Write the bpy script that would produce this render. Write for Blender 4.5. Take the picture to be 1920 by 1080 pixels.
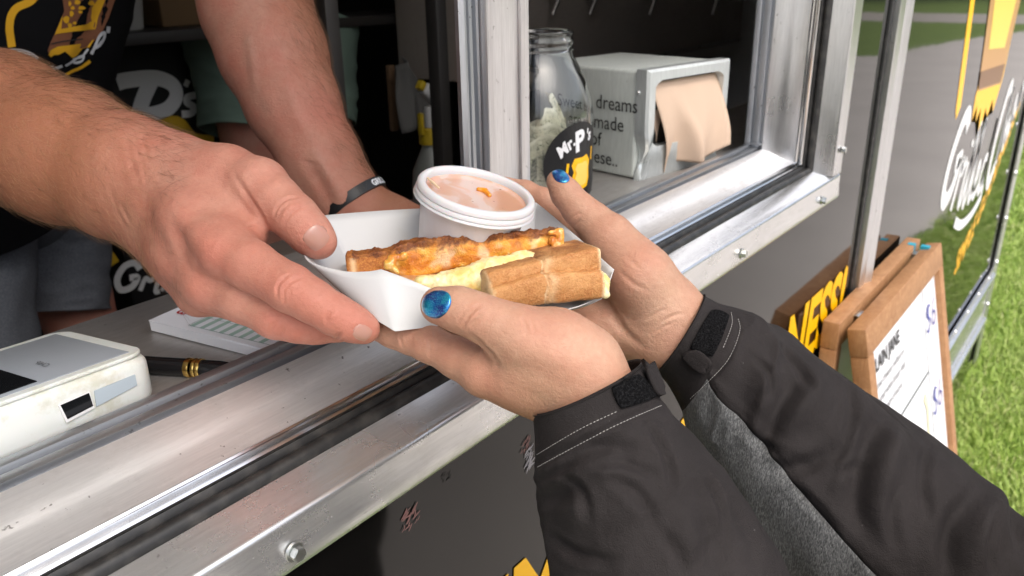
import bpy, bmesh, math, random
import numpy as np
from mathutils import Vector, Matrix, noise as mnoise
from mathutils.bvhtree import BVHTree

for _o in list(bpy.data.objects):
    bpy.data.objects.remove(_o, do_unlink=True)
scene = bpy.context.scene
COL = scene.collection
rng = np.random.default_rng(7)
random.seed(7)

# ---------------------------------------------------------------- camera
H = 1.60                                   # eye height of the phone above the grass
FOC, CX, CY = 1524.0, 960.0, 540.0         # focal length in photo pixels, centre
_d = np.array([72.0, 3887.0, FOC]); _d /= np.linalg.norm(_d)
_Z = -_d
_X = np.array([1268.0, -621.0, FOC]); _X -= _X.dot(_Z) * _Z; _X /= np.linalg.norm(_X)
_Y = np.cross(_Z, _X)
RM = np.stack([_X, _Y, _Z])                # camera axes (right, down, forward) -> world
CAMP = np.array([0.0, 0.0, H])
cam_data = bpy.data.cameras.new('camera')
cam = bpy.data.objects.new('camera', cam_data)
COL.objects.link(cam)
M4 = Matrix.Identity(4)
for i in range(3):
    M4[i][0] = RM[i, 0]; M4[i][1] = -RM[i, 1]; M4[i][2] = -RM[i, 2]; M4[i][3] = CAMP[i]
cam.matrix_world = M4
cam_data.sensor_width = 36.0
cam_data.lens = 36.0 * FOC / 1920.0
cam_data.clip_start = 0.01
cam_data.clip_end = 2000.0
cam_data.dof.use_dof = True
cam_data.dof.focus_distance = 0.46
cam_data.dof.aperture_fstop = 15.0
scene.camera = cam

# ---------------------------------------------------------------- sky, sun, exposure
SUN_EL, SUN_AZ = math.radians(60), math.radians(205)
world = bpy.data.worlds.new('World'); scene.world = world
world.use_nodes = True
wn, wl = world.node_tree.nodes, world.node_tree.links
bg = wn['Background']
sky = wn.new('ShaderNodeTexSky'); sky.sky_type = 'NISHITA'; sky.sun_disc = False
sky.sun_elevation = SUN_EL; sky.sun_rotation = SUN_AZ
sky.air_density = 1.0; sky.dust_density = 6.0; sky.ozone_density = 1.0
hs = wn.new('ShaderNodeHueSaturation'); hs.inputs['Saturation'].default_value = 0.7
wl.new(sky.outputs[0], hs.inputs['Color']); wl.new(hs.outputs[0], bg.inputs['Color'])
bg.inputs['Strength'].default_value = 0.15
sun_l = bpy.data.lights.new('sun', 'SUN'); sun_l.energy = 0.6; sun_l.angle = math.radians(60)
sun_l.color = (1.0, 0.975, 0.945)
sun = bpy.data.objects.new('sun', sun_l); COL.objects.link(sun)
_sd = Vector((math.sin(SUN_AZ) * math.cos(SUN_EL), math.cos(SUN_AZ) * math.cos(SUN_EL), math.sin(SUN_EL)))
sun.rotation_euler = _sd.to_track_quat('Z', 'Y').to_euler()
sun.location = (0, -4, 8)
vs = scene.view_settings
vs.view_transform = 'Standard'; vs.look = 'None'; vs.gamma = 1.0; vs.use_curve_mapping = False
vs.exposure = 1.08
scene.render.resolution_x = 1024; scene.render.resolution_y = 576

# ---------------------------------------------------------------- helpers
def ray(px, py):
    return RM @ np.array([(px - CX) / FOC, (py - CY) / FOC, 1.0])
def P(px, py, mm):                         # photo pixel + distance in mm -> world
    return CAMP + ray(px, py) * (mm / 1000.0)
def on_y(px, py, y):
    r = ray(px, py); return CAMP + r * (y / r[1])
def on_z(px, py, z):                       # z absolute
    r = ray(px, py); return CAMP + r * ((z - H) / r[2])
def C(px, py, mm):                         # same, in camera axes, millimetres
    return np.array([(px - CX) / FOC * mm, (py - CY) / FOC * mm, float(mm)])
def cam2world(a):
    a = np.asarray(a, dtype=float)
    return CAMP + (a / 1000.0) @ RM.T

def link(o, parent=None):
    COL.objects.link(o)
    if parent is not None:
        o.parent = parent
        o.matrix_parent_inverse = parent.matrix_world.inverted()
    return o
def empty(name, loc, label=None, cat=None, group=None):
    o = bpy.data.objects.new(name, None); o.empty_display_size = 0.05
    o.location = loc; COL.objects.link(o)
    o.matrix_world = Matrix.Translation(Vector(loc))
    if label: o['label'] = label
    if cat: o['category'] = cat
    if group: o['group'] = group
    return o
def tag(o, label=None, cat=None, group=None, kind=None):
    if label: o['label'] = label
    if cat: o['category'] = cat
    if group: o['group'] = group
    if kind: o['kind'] = kind
    return o
def mesh_obj(name, verts, faces, mat, parent=None, smooth=False, autosmooth=None):
    me = bpy.data.meshes.new(name)
    me.from_pydata([tuple(map(float, v)) for v in verts], [], [tuple(map(int, f)) for f in faces])
    me.validate(); me.update()
    if mat is not None:
        for m in (mat if isinstance(mat, (list, tuple)) else [mat]): me.materials.append(m)
    o = bpy.data.objects.new(name, me)
    if smooth:
        me.polygons.foreach_set('use_smooth', [True] * len(me.polygons))
    if autosmooth is not None:
        sharp_edges(me, autosmooth)
    return link(o, parent)
def sharp_edges(me, deg):
    bm = bmesh.new(); bm.from_mesh(me)
    lim = math.radians(deg)
    for f in bm.faces: f.smooth = True
    for e in bm.edges:
        if len(e.link_faces) == 2 and e.calc_face_angle(0) > lim: e.smooth = False
    bm.to_mesh(me); bm.free()
def bm_obj(name, bm, mat, parent=None, smooth=False, autosmooth=None):
    me = bpy.data.meshes.new(name); bm.to_mesh(me); bm.free()
    if mat is not None:
        for m in (mat if isinstance(mat, (list, tuple)) else [mat]): me.materials.append(m)
    if smooth: me.polygons.foreach_set('use_smooth', [True] * len(me.polygons))
    if autosmooth is not None: sharp_edges(me, autosmooth)
    return link(bpy.data.objects.new(name, me), parent)
def frame(o, x, y, z):
    m = Matrix.Identity(4)
    for i in range(3):
        m[i][0] = x[i]; m[i][1] = y[i]; m[i][2] = z[i]; m[i][3] = o[i]
    return m
def box(name, lo, hi, mat, parent=None, bevel=0.0, seg=2, mtx=None):
    bm = bmesh.new()
    bmesh.ops.create_cube(bm, size=1.0)
    lo, hi = Vector(lo), Vector(hi)
    for v in bm.verts:
        v.co = Vector(((v.co.x + .5) * (hi.x - lo.x) + lo.x, (v.co.y + .5) * (hi.y - lo.y) + lo.y, (v.co.z + .5) * (hi.z - lo.z) + lo.z))
    if bevel > 0:
        bmesh.ops.bevel(bm, geom=list(bm.edges), offset=bevel, segments=seg, affect='EDGES', profile=0.5)
    if mtx is not None: bmesh.ops.transform(bm, matrix=mtx, verts=bm.verts)
    return bm_obj(name, bm, mat, parent, autosmooth=40 if bevel > 0 else None)
def extrude_profile(name, prof, x0, x1, mat, parent=None, axis='x', closed=True, autos=35, fn=None):
    # prof: list of (a, b); fn(t, a, b) -> world point
    vs_, fs = [], []
    n = len(prof)
    for t in (x0, x1):
        for a, b in prof: vs_.append(fn(t, a, b))
    rngn = n if closed else n - 1
    for i in range(rngn):
        j = (i + 1) % n
        fs.append((i, j, n + j, n + i))
    if closed:
        fs.append(tuple(range(n))[::-1]); fs.append(tuple(range(n, 2 * n)))
    bm = bmesh.new()
    bv = [bm.verts.new(v) for v in vs_]
    for f in fs: bm.faces.new([bv[i] for i in f])
    bmesh.ops.recalc_face_normals(bm, faces=bm.faces)
    return bm_obj(name, bm, mat, parent, autosmooth=autos)
def tube_pts(pts, r, seg=8, caps=True):
    pts = [Vector(p) for p in pts]
    n = len(pts); V, F = [], []
    rr = r if hasattr(r, '__len__') else [r] * n
    up = None
    for i, p in enumerate(pts):
        t = (pts[min(i + 1, n - 1)] - pts[max(i - 1, 0)]).normalized()
        if up is None:
            up = Vector((0, 0, 1)) if abs(t.z) < .9 else Vector((1, 0, 0))
        s = t.cross(up).normalized(); up = s.cross(t).normalized()
        for k in range(seg):
            a = 2 * math.pi * k / seg
            V.append(p + (s * math.cos(a) + up * math.sin(a)) * rr[i])
    for i in range(n - 1):
        for k in range(seg):
            F.append((i * seg + k, i * seg + (k + 1) % seg, (i + 1) * seg + (k + 1) % seg, (i + 1) * seg + k))
    if caps:
        F.append(tuple(range(seg))[::-1]); F.append(tuple(range((n - 1) * seg, n * seg)))
    return V, F
def tube(name, pts, r, mat, parent=None, seg=8):
    V, F = tube_pts(pts, r, seg)
    return mesh_obj(name, V, F, mat, parent, autosmooth=50)
def lathe(name, prof, mtx, mat, parent=None, seg=48, autos=35, closed=False):
    V, F = [], []
    n = len(prof)
    for k in range(seg):
        a = 2 * math.pi * k / seg
        for r, z in prof: V.append(mtx @ Vector((r * math.cos(a), r * math.sin(a), z)))
    for k in range(seg):
        k2 = (k + 1) % seg
        for i in range(n if closed else n - 1):
            j = (i + 1) % n
            F.append((k * n + i, k2 * n + i, k2 * n + j, k * n + j))
    o = mesh_obj(name, V, F, mat, parent)
    bm = bmesh.new(); bm.from_mesh(o.data)
    bmesh.ops.remove_doubles(bm, verts=bm.verts, dist=1e-6)
    bmesh.ops.recalc_face_normals(bm, faces=bm.faces)
    bm.to_mesh(o.data); bm.free(); sharp_edges(o.data, autos)
    return o
def copy_tree(o, parent=None):
    c = o.copy(); COL.objects.link(c); c.parent = parent
    for ch in o.children: copy_tree(ch, c)
    return c
_txtcache = {}
def text_tris(s, size, shear=0.0, offset=0.0, space=1.0, align='LEFT'):
    cu = bpy.data.curves.new('txt', 'FONT'); cu.body = s; cu.size = size
    cu.shear = shear; cu.offset = offset; cu.space_character = space; cu.align_x = align
    cu.resolution_u = 3
    o = bpy.data.objects.new('txt', cu); COL.objects.link(o)
    dg = bpy.context.evaluated_depsgraph_get(); dg.update()
    me = bpy.data.meshes.new_from_object(o.evaluated_get(dg))
    V = [v.co.copy() for v in me.vertices]; F = [tuple(p.vertices) for p in me.polygons]
    bpy.data.objects.remove(o, do_unlink=True); bpy.data.meshes.remove(me)
    return V, F
def text(name, s, size, mtx, mat, parent=None, fit=None, warp=None, **k):
    V, F = text_tris(s, size, **k)
    if fit is not None and V:
        x0 = min(v.x for v in V); x1 = max(v.x for v in V); y0 = min(v.y for v in V); y1 = max(v.y for v in V)
        for v in V:
            v.x = (v.x - x0) / (x1 - x0) * fit[0]; v.y = (v.y - y0) / (y1 - y0) * fit[1]
    if warp: V = [warp(v) for v in V]
    return mesh_obj(name, [mtx @ v for v in V], F, mat, parent)
def poly(name, pts, mtx, mat, parent=None):
    bm = bmesh.new()
    vs_ = [bm.verts.new((p[0], p[1], 0)) for p in pts]
    f = bm.faces.new(vs_)
    bmesh.ops.triangulate(bm, faces=[f])
    bmesh.ops.transform(bm, matrix=mtx, verts=bm.verts)
    return bm_obj(name, bm, mat, parent)
def stroke(pts, w, seg=6):
    # flat brush stroke outline through 2D points, round ends; returns polygon strips (V, F)
    q = catmull(pts, seg)
    V, F = [], []
    for i, p in enumerate(q):
        a = q[max(i - 1, 0)]; b = q[min(i + 1, len(q) - 1)]
        t = np.array(b) - np.array(a); t = t / (np.linalg.norm(t) + 1e-9)
        nrm = np.array([-t[1], t[0]])
        ww = w(i / (len(q) - 1)) if callable(w) else w
        V.append(np.array(p) + nrm * ww / 2); V.append(np.array(p) - nrm * ww / 2)
    for i in range(len(q) - 1): F.append((2 * i, 2 * i + 1, 2 * i + 3, 2 * i + 2))
    return V, F
def catmull(pts, seg=6):
    pts = [np.array(p, dtype=float) for p in pts]
    out = []
    n = len(pts)
    for i in range(n - 1):
        p0 = pts[max(i - 1, 0)]; p1 = pts[i]; p2 = pts[i + 1]; p3 = pts[min(i + 2, n - 1)]
        for k in range(seg):
            t = k / seg
            out.append(0.5 * ((2 * p1) + (-p0 + p2) * t + (2 * p0 - 5 * p1 + 4 * p2 - p3) * t * t + (-p0 + 3 * p1 - 3 * p2 + p3) * t ** 3))
    out.append(pts[-1])
    return out
def strokes(name, lst, mtx, mat, parent=None):
    V, F = [], []
    for k, (pts, w) in enumerate(lst):
        v, f = stroke(pts, w); b = len(V)
        V += [mtx @ Vector((p[0], p[1], 0.00002 * k)) for p in v]; F += [tuple(i + b for i in q) for q in f]
    return mesh_obj(name, V, F, mat, parent)

# ---------------------------------------------------------------- materials
def srgb(r, g, b):
    f = lambda c: (c / 255 / 12.92) if c / 255 <= 0.04045 else ((c / 255 + 0.055) / 1.055) ** 2.4
    return (f(r), f(g), f(b))
class Mat:
    def __init__(s, name, color=(.5, .5, .5), rough=.5, metal=0.0, **kw):
        s.m = bpy.data.materials.new(name); s.m.use_nodes = True
        s.n, s.l = s.m.node_tree.nodes, s.m.node_tree.links
        s.b = s.n['Principled BSDF']
        s.b.inputs['Base Color'].default_value = (*color, 1)
        s.b.inputs['Roughness'].default_value = rough
        s.b.inputs['Metallic'].default_value = metal
        for k, v in kw.items(): s.b.inputs[k.replace('_', ' ')].default_value = v
        s.tc = None
    def coord(s, kind='Object', scale=(1, 1, 1), rot=(0, 0, 0)):
        if s.tc is None: s.tc = s.n.new('ShaderNodeTexCoord')
        mp = s.n.new('ShaderNodeMapping'); mp.inputs['Scale'].default_value = scale; mp.inputs['Rotation'].default_value = rot
        s.l.new(s.tc.outputs[kind], mp.inputs[0]); return mp.outputs[0]
    def noise(s, scale, detail=4, rough=.55, vec=None, dist=0.0):
        t = s.n.new('ShaderNodeTexNoise'); t.inputs['Scale'].default_value = scale
        t.inputs['Detail'].default_value = detail; t.inputs['Roughness'].default_value = rough; t.inputs['Distortion'].default_value = dist
        s.l.new(vec if vec is not None else s.coord(), t.inputs['Vector']); return t.outputs['Fac']
    def voronoi(s, scale, vec=None, feat='F1', out='Distance'):
        t = s.n.new('ShaderNodeTexVoronoi'); t.inputs['Scale'].default_value = scale; t.feature = feat
        s.l.new(vec if vec is not None else s.coord(), t.inputs['Vector']); return t.outputs[out]
    def ramp(s, fac, stops, interp='LINEAR'):
        r = s.n.new('ShaderNodeValToRGB'); cr = r.color_ramp; cr.interpolation = interp
        while len(cr.elements) < len(stops): cr.elements.new(0.5)
        for e, (p, c) in zip(cr.elements, stops):
            e.position = p; e.color = (*c, 1) if len(c) == 3 else c
        s.l.new(fac, r.inputs[0]); return r.outputs[0]
    def mix(s, fac, a, b, blend='MIX'):
        m = s.n.new('ShaderNodeMix'); m.data_type = 'RGBA'; m.blend_type = blend
        for sock, v in ((m.inputs[0], fac), (m.inputs[6], a), (m.inputs[7], b)):
            if isinstance(v, (int, float)): sock.default_value = v
            elif isinstance(v, tuple): sock.default_value = (*v, 1) if len(v) == 3 else v
            else: s.l.new(v, sock)
        return m.outputs[2]
    def math(s, op, a, b=0.0, clamp=False):
        m = s.n.new('ShaderNodeMath'); m.operation = op; m.use_clamp = clamp
        for sock, v in ((m.inputs[0], a), (m.inputs[1], b)):
            if isinstance(v, (int, float)): sock.default_value = v
            else: s.l.new(v, sock)
        return m.outputs[0]
    def maprange(s, v, a, b, c, d):
        m = s.n.new('ShaderNodeMapRange'); s.l.new(v, m.inputs[0])
        for i, x in enumerate((a, b, c, d)): m.inputs[i + 1].default_value = x
        return m.outputs[0]
    def attr(s, name, out='Fac'):
        a = s.n.new('ShaderNodeAttribute'); a.attribute_name = name; return a.outputs[out]
    def set(s, key, val): s.l.new(val, s.b.inputs[key]); return s
    def bump(s, h, strength=.3, dist=.001, prev=None):
        b = s.n.new('ShaderNodeBump'); b.inputs['Strength'].default_value = strength; b.inputs['Distance'].default_value = dist
        s.l.new(h, b.inputs['Height'])
        if prev is not None: s.l.new(prev, b.inputs['Normal'])
        s.l.new(b.outputs[0], s.b.inputs['Normal']); return b.outputs[0]
# ================================================================ ground
def ground_mats():
    g = Mat('lawn', (.05, .09, .02), .95)
    n1 = g.noise(3.0, 5); n2 = g.noise(60, 4)
    g.set('Base Color', g.mix(n2, g.ramp(n1, [(.3, (.10, .16, .025)), (.7, (.18, .25, .05))]), (.07, .11, .02)))
    a = Mat('asphalt', (.12, .11, .10), .85)
    n = a.noise(1.2, 4); f = a.noise(140, 3)
    a.set('Base Color', a.mix(f, a.ramp(n, [(.3, (.31, .287, .258)), (.7, (.41, .38, .345))]), (.46, .425, .39), 'MIX'))
    a.bump(f, .5, .004)
    v = Mat('gravel', (.3, .28, .25), .95)
    v.set('Base Color', v.ramp(v.noise(40, 4), [(.3, (.24, .22, .19)), (.7, (.4, .37, .33))]))
    return g.m, a.m, v.m
M_LAWN, M_ASPH, M_GRAV = ground_mats()
def sheet(name, pts, z, mat, kind='structure'):
    o = mesh_obj(name, [(x, y, z) for x, y in pts], [tuple(range(len(pts)))], mat)
    o['kind'] = kind; return o
sheet('ground', [(-300, -300), (300, -300), (300, 300), (-300, 300)], 0.0, M_LAWN)
_rd = [(-40, -60), (13.5, -60), (15.3, -8), (16.2, -3.5), (20.6, -2.9), (24, -2.0), (24, -1.0), (9, -.45), (6.1, -.17), (5.4, -.36), (3, -.42), (-40, -.42)]
sheet('road', _rd, 0.004, M_ASPH)
sheet('gravel_path', [(25.5, -60), (31, -60), (31, 40), (27, 40)], 0.004, M_GRAV)

def grass_blades(name, n, xr, yr, hmin, hmax, wid, keep):
    xs = rng.uniform(*xr, n); ys = rng.uniform(*yr, n)
    k = keep(xs, ys); xs, ys = xs[k], ys[k]; n = len(xs)
    a = rng.uniform(0, 2 * math.pi, n); h = rng.uniform(hmin, hmax, n); w = rng.uniform(.6, 1.3, n) * wid
    lean = rng.uniform(.1, 1.0, n) * h; la = rng.uniform(0, 2 * math.pi, n)
    V = np.zeros((n, 5, 3)); dx, dy = np.cos(a) * w, np.sin(a) * w
    V[:, 0] = np.stack([xs - dx, ys - dy, 0 * xs], 1); V[:, 1] = np.stack([xs + dx, ys + dy, 0 * xs], 1)
    mx, my = xs + np.cos(la) * lean * .35, ys + np.sin(la) * lean * .35
    V[:, 2] = np.stack([mx + dx * .7, my + dy * .7, h * .6], 1); V[:, 3] = np.stack([mx - dx * .7, my - dy * .7, h * .6], 1)
    V[:, 4] = np.stack([xs + np.cos(la) * lean, ys + np.sin(la) * lean, h * rng.uniform(.75, 1, n)], 1)
    me = bpy.data.meshes.new(name)
    base = (np.arange(n) * 5)[:, None]
    q = base + np.array([0, 1, 2, 3]); t = base + np.array([3, 2, 4])
    me.from_pydata(V.reshape(-1, 3).tolist(), [], q.tolist() + t.tolist())
    col = me.attributes.new('tint', 'FLOAT', 'POINT')
    col.data.foreach_set('value', np.repeat(rng.uniform(0, 1, n), 5))
    g = bpy.data.materials.get('grass_blade')
    if g is None:
        G = Mat('grass_blade', (.1, .17, .03), .55)
        big = G.noise(2.2, 3)
        c = G.ramp(G.attr('tint'), [(0, (.14, .24, .03)), (.5, (.28, .42, .06)), (.85, (.40, .52, .12)), (1, (.58, .56, .28))])
        G.set('Base Color', G.mix(G.maprange(big, .4, .7, 0, .5), c, (.34, .42, .12)))
        G.b.inputs['Subsurface Weight'].default_value = 0.0
        g = G.m
    me.materials.append(g)
    o = link(bpy.data.objects.new(name, me)); o['kind'] = 'stuff'
    tag(o, 'short mown green lawn grass beside the food truck', 'grass')
    return o
def _keep(x, y):
    ln = np.where(x < 6, -.36 + (x - 3) * .03, -.2)
    return (y > ln) & ~((y > .45) & (x < 3.3))
grass_blades('lawn_grass', 150000, (1.0, 5.5), (-.45, 1.4), .025, .07, .0022, _keep)
grass_blades('lawn_grass', 60000, (5.5, 12), (-.3, 2.6), .03, .08, .005, lambda x, y: y > -.35 + 0 * x)

# trees along the far side of the green: they show in the truck's gloss and bright metal
M_BARK = Mat('bark', (.09, .07, .05), .9); M_BARK.bump(M_BARK.noise(30, 5), .6, .02); M_BARK = M_BARK.m
def leaf_mat(name, a, b):
    m = Mat(name, a, .7); m.set('Base Color', m.ramp(m.noise(1.7, 4), [(.3, a), (.7, b)])); return m.m
M_LEAF = [leaf_mat('leaf_dark', (.03, .055, .018), (.06, .1, .03)), leaf_mat('leaf_mid', (.045, .075, .02), (.09, .13, .04))]
def tree(x, y, h, r, seed, label, m):
    rg = np.random.default_rng(seed)
    e = empty('broadleaf_tree', (x, y, 0), label, 'tree', 'trees across the green')
    pts = [(x, y, 0), (x + .1, y, h * .3), (x + .2, y + .1, h * .62)]
    V, F = tube_pts(pts, [h * .035, h * .026, h * .014], 9)
    for k in range(7):
        a = k * .9 + seed; z0 = h * (.3 + .045 * k)
        v, f = tube_pts([(x + .12, y, z0), (x + math.cos(a) * r * .4, y + math.sin(a) * r * .4, z0 + h * .14), (x + math.cos(a) * r * .75, y + math.sin(a) * r * .75, z0 + h * .24)], [h * .012, h * .008, h * .003], 6)
        b = len(V); V += v; F += [tuple(i + b for i in q) for q in f]
    mesh_obj('trunk', V, F, M_BARK, e, smooth=True)
    nb = 26; bc = np.stack([rg.normal(0, .45, nb) * r, rg.normal(0, .45, nb) * r, h * (.58 + rg.uniform(-.2, .34, nb))], 1)
    n = 5200; ci = rg.integers(0, nb, n)
    p = bc[ci] + rg.normal(0, 1, (n, 3)) * r * .17
    d1 = rg.normal(0, 1, (n, 3)); d1 /= np.linalg.norm(d1, axis=1)[:, None]
    d2 = np.cross(d1, rg.normal(0, 1, (n, 3))); d2 /= np.linalg.norm(d2, axis=1)[:, None]
    s = rg.uniform(.1, .2, n)[:, None] * h / 9
    p += np.array([x, y, 0])
    VV = np.stack([p - d1 * s, p + d2 * s * .6, p + d1 * s, p - d2 * s * .6], 1).reshape(-1, 3)
    mesh_obj('crown', VV, (np.arange(n)[:, None] * 4 + np.arange(4)).tolist(), m, e)
_tl = ['tall dark broadleaf tree at the near end of the far tree row', 'broad dark tree second along the far row', 'mid green round tree third along the far row',
       'tall narrow dark tree fourth along the far row', 'low spreading green tree fifth along the far row', 'dark broadleaf tree sixth along the far row',
       'mid green tree seventh along the far row', 'broad dark tree at the far end of the row']
for k, (x, y, h, r) in enumerate([(40, -30, 11, 5), (45, -20, 10, 5), (42, -13, 12, 5), (47, -6, 10, 5), (44, 1, 11, 5), (34, -40, 12, 5.5), (24, -46, 11, 5), (12, -48, 12, 5.5)]):
    tree(x, y, h, r, 30 + k, _tl[k], M_LEAF[k % 2])
# ================================================================ food truck
def zc(z): return z + H
M_BLACK = Mat('gloss_black_wrap', (.0045, .0042, .004), .11, IOR=1.37)
_n = M_BLACK.noise(2.5, 3); _s = M_BLACK.noise(260, 2, vec=M_BLACK.coord(scale=(1, 1, .6)))
M_BLACK.set('Roughness', M_BLACK.maprange(_n, .3, .7, .025, .06)); M_BLACK.bump(M_BLACK.noise(7, 2), .05, .004)
M_BLACK = M_BLACK.m
def metal(name, col, rough, along=(4, 60, 60), dirt=.35, tint=(.22, .18, .14), bumps=.12, metallic=1.0):
    m = Mat(name, col, rough, metallic)
    br = m.noise(9, 5, .6, m.coord(scale=along)); big = m.noise(5, 4, .6)
    sp = m.noise(170, 3, .6); st = m.noise(22, 6, .7, m.coord(scale=(along[0] / 4 + .3, along[1] / 30, along[2] / 30)))
    c = m.ramp(br, [(.25, tuple(x * .82 for x in col)), (.7, col)])
    c = m.mix(m.maprange(st, .52, .75, 0, dirt), c, tint)
    c = m.mix(m.maprange(sp, .68, .73, 0, min(1, dirt * 2)), c, (.06, .05, .04))
    m.set('Base Color', c)
    m.set('Roughness', m.math('ADD', m.maprange(big, .3, .7, rough * .8, rough * 1.3), m.maprange(st, .5, .75, 0, dirt * .4)))
    m.bump(br, bumps, .0006)
    return m.m
M_ALU = metal('mill_aluminium', (.80, .80, .80), .22, metallic=.85, dirt=.2)
M_ALUV = metal('mill_aluminium_upright', (.78, .78, .79), .3, along=(60, 60, 4), dirt=.2)
M_ALUG = metal('grey_anodised_track', (.50, .52, .55), .42, dirt=.25, bumps=.1)
M_ALUGV = metal('grey_anodised_upright', (.52, .54, .57), .42, along=(60, 60, 4), dirt=.45, tint=(.06, .06, .06))
M_CHROME = metal('bright_trim', (.86, .86, .86), .14, dirt=.12, bumps=.05)
M_CHROMEV = metal('bright_trim_upright', (.86, .86, .86), .16, along=(60, 60, 4), dirt=.08, bumps=.05)
M_WHITEAL = metal('satin_sill', (.84, .83, .82), .33, dirt=.4, tint=(.40, .37, .34), metallic=.7)
M_RUB = Mat('black_rubber', (.02, .02, .02), .45); M_RUB.set('Base Color', M_RUB.ramp(M_RUB.noise(90, 4), [(.45, (.015, .015, .015)), (.75, (.05, .047, .043))])); M_RUB.bump(M_RUB.noise(200, 2), .2, .0005); M_RUB = M_RUB.m
M_DARK = Mat('dark_interior', (.018, .016, .015), .5); M_DARK.set('Base Color', M_DARK.ramp(M_DARK.noise(3, 4), [(.3, (.012, .011, .010)), (.7, (.03, .026, .023))])); M_DARK = M_DARK.m
M_STEEL = metal('dull_stainless', (.42, .40, .38), .32, dirt=.2)
M_STEELD = metal('dark_stainless', (.30, .27, .24), .3, dirt=.2)
M_ZINC = metal('zinc_bolt', (.62, .64, .62), .25, along=(20, 20, 20), dirt=.15)
def flat(name, c, r=.5, **k): return Mat(name, c, r, **k).m
M_YEL = flat('yellow_vinyl', srgb(255, 192, 4), .32)
M_WHT = flat('white_vinyl', (.78, .79, .80), .32)
M_BRNV = flat('brown_vinyl', (.20, .09, .04), .35)
M_TANV = flat('toast_vinyl', (.50, .27, .10), .35)
M_PALEY = flat('pale_yellow_vinyl', (.85, .62, .12), .35)

truck = empty('food_truck', (1.0, 1.3, 0), 'glossy black food truck with open aluminium serving window and yellow lettering', 'food truck')
YS = .320                                   # outer skin
X0, XC = -1.30, 1.130                       # left end of the build, outer corner of the window frame
ZB = zc(-.2998)                             # lower edge of the frame
TOP = zc(.95)
BOT = zc(-1.40)
def skin(name, x0, x1, z0, z1): return box(name, (x0, YS, z0), (x1, YS + .004, z1), M_BLACK, truck)
# near side sheet with the window cut out: one mesh
def hole_panel():
    xo0, xo1, zo0, zo1 = X0, 1.290, BOT, TOP
    xi0, xi1, zi0, zi1 = -1.15, XC - .012, ZB + .012, zc(.86)
    V = []; F = []
    for y in (YS, YS + .004):
        V += [(xo0, y, zo0), (xo1, y, zo0), (xo1, y, zo1), (xo0, y, zo1), (xi0, y, zi0), (xi1, y, zi0), (xi1, y, zi1), (xi0, y, zi1)]
    for b in (0, 8):
        for i in range(4):
            j = (i + 1) % 4
            f = (b + i, b + j, b + 4 + j, b + 4 + i); F.append(f if b == 0 else f[::-1])
    for i in range(4):
        j = (i + 1) % 4
        F.append((i, i + 8, j + 8, j)); F.append((4 + i, 4 + j, 12 + j, 12 + i))
    mesh_obj('side_panel', V, F, M_BLACK, truck)
hole_panel()
XE = 3.20
skin('side_panel', 1.372, XE, BOT, TOP)
# seam trim between the two sheets
box('seam_gasket', (1.2905, YS - .003, BOT), (1.306, YS + .006, TOP), M_RUB, truck, .002)
extrude_profile('seam_trim', [(1.3065, 0), (1.3065, -.010), (1.312, -.012), (1.330, -.012), (1.334, -.008), (1.338, -.012), (1.352, -.018), (1.366, -.013), (1.3715, -.004), (1.3715, 0)],
                BOT, TOP, M_ALUV, truck, fn=lambda t, a, b: (a, YS + b, t))
# end trim with dome rivets
et = extrude_profile('corner_trim', [(XE - .055, -.0045), (XE - .055, -.010), (XE + .02, -.012), (XE + .05, 0), (XE + .06, .05), (XE + .04, .05), (XE + .03, .004), (XE - .05, -.0045)],
                     BOT + .02, TOP, M_ALUV, truck, fn=lambda t, a, b: (a, YS + b, t))
def dome(name, loc, r, mat, parent, nrm=(0, -1, 0)):
    bm = bmesh.new(); bmesh.ops.create_uvsphere(bm, u_segments=12, v_segments=7, radius=r)
    bmesh.ops.scale(bm, vec=(1, .6, 1), verts=bm.verts); bmesh.ops.translate(bm, vec=loc, verts=bm.verts)
    return bm_obj(name, bm, mat, parent, smooth=True)
for k in range(11):
    dome('rivet', (XE - .03, YS - .012, BOT + .25 + k * .16), .010, M_CHROMEV, et)
# lower rails
for z0, z1, nm in ((-1.055, -1.005, 'lower_rail'), (-1.225, -1.175, 'lower_rail')):
    r_ = extrude_profile(nm, [(zc(z0), -.0045), (zc(z0), -.014), (zc(z0) + .01, -.020), (zc(z1) - .02, -.020), (zc(z1) - .014, -.010), (zc(z1), -.010), (zc(z1), -.0045)],
                         1.374, XE - .056, M_ALU, truck, fn=lambda t, a, b: (t, YS + b, a))
    if z0 > -1.1:
        for k in range(9): dome('rivet', (1.6 + k * .18, YS - .011, zc(z1) - .006), .008, M_CHROME, r_)
box('rail_web', (1.374, YS - .0065, zc(-1.174)), (XE - .056, YS - .001, zc(-1.0555)), M_ALU, truck)

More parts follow.
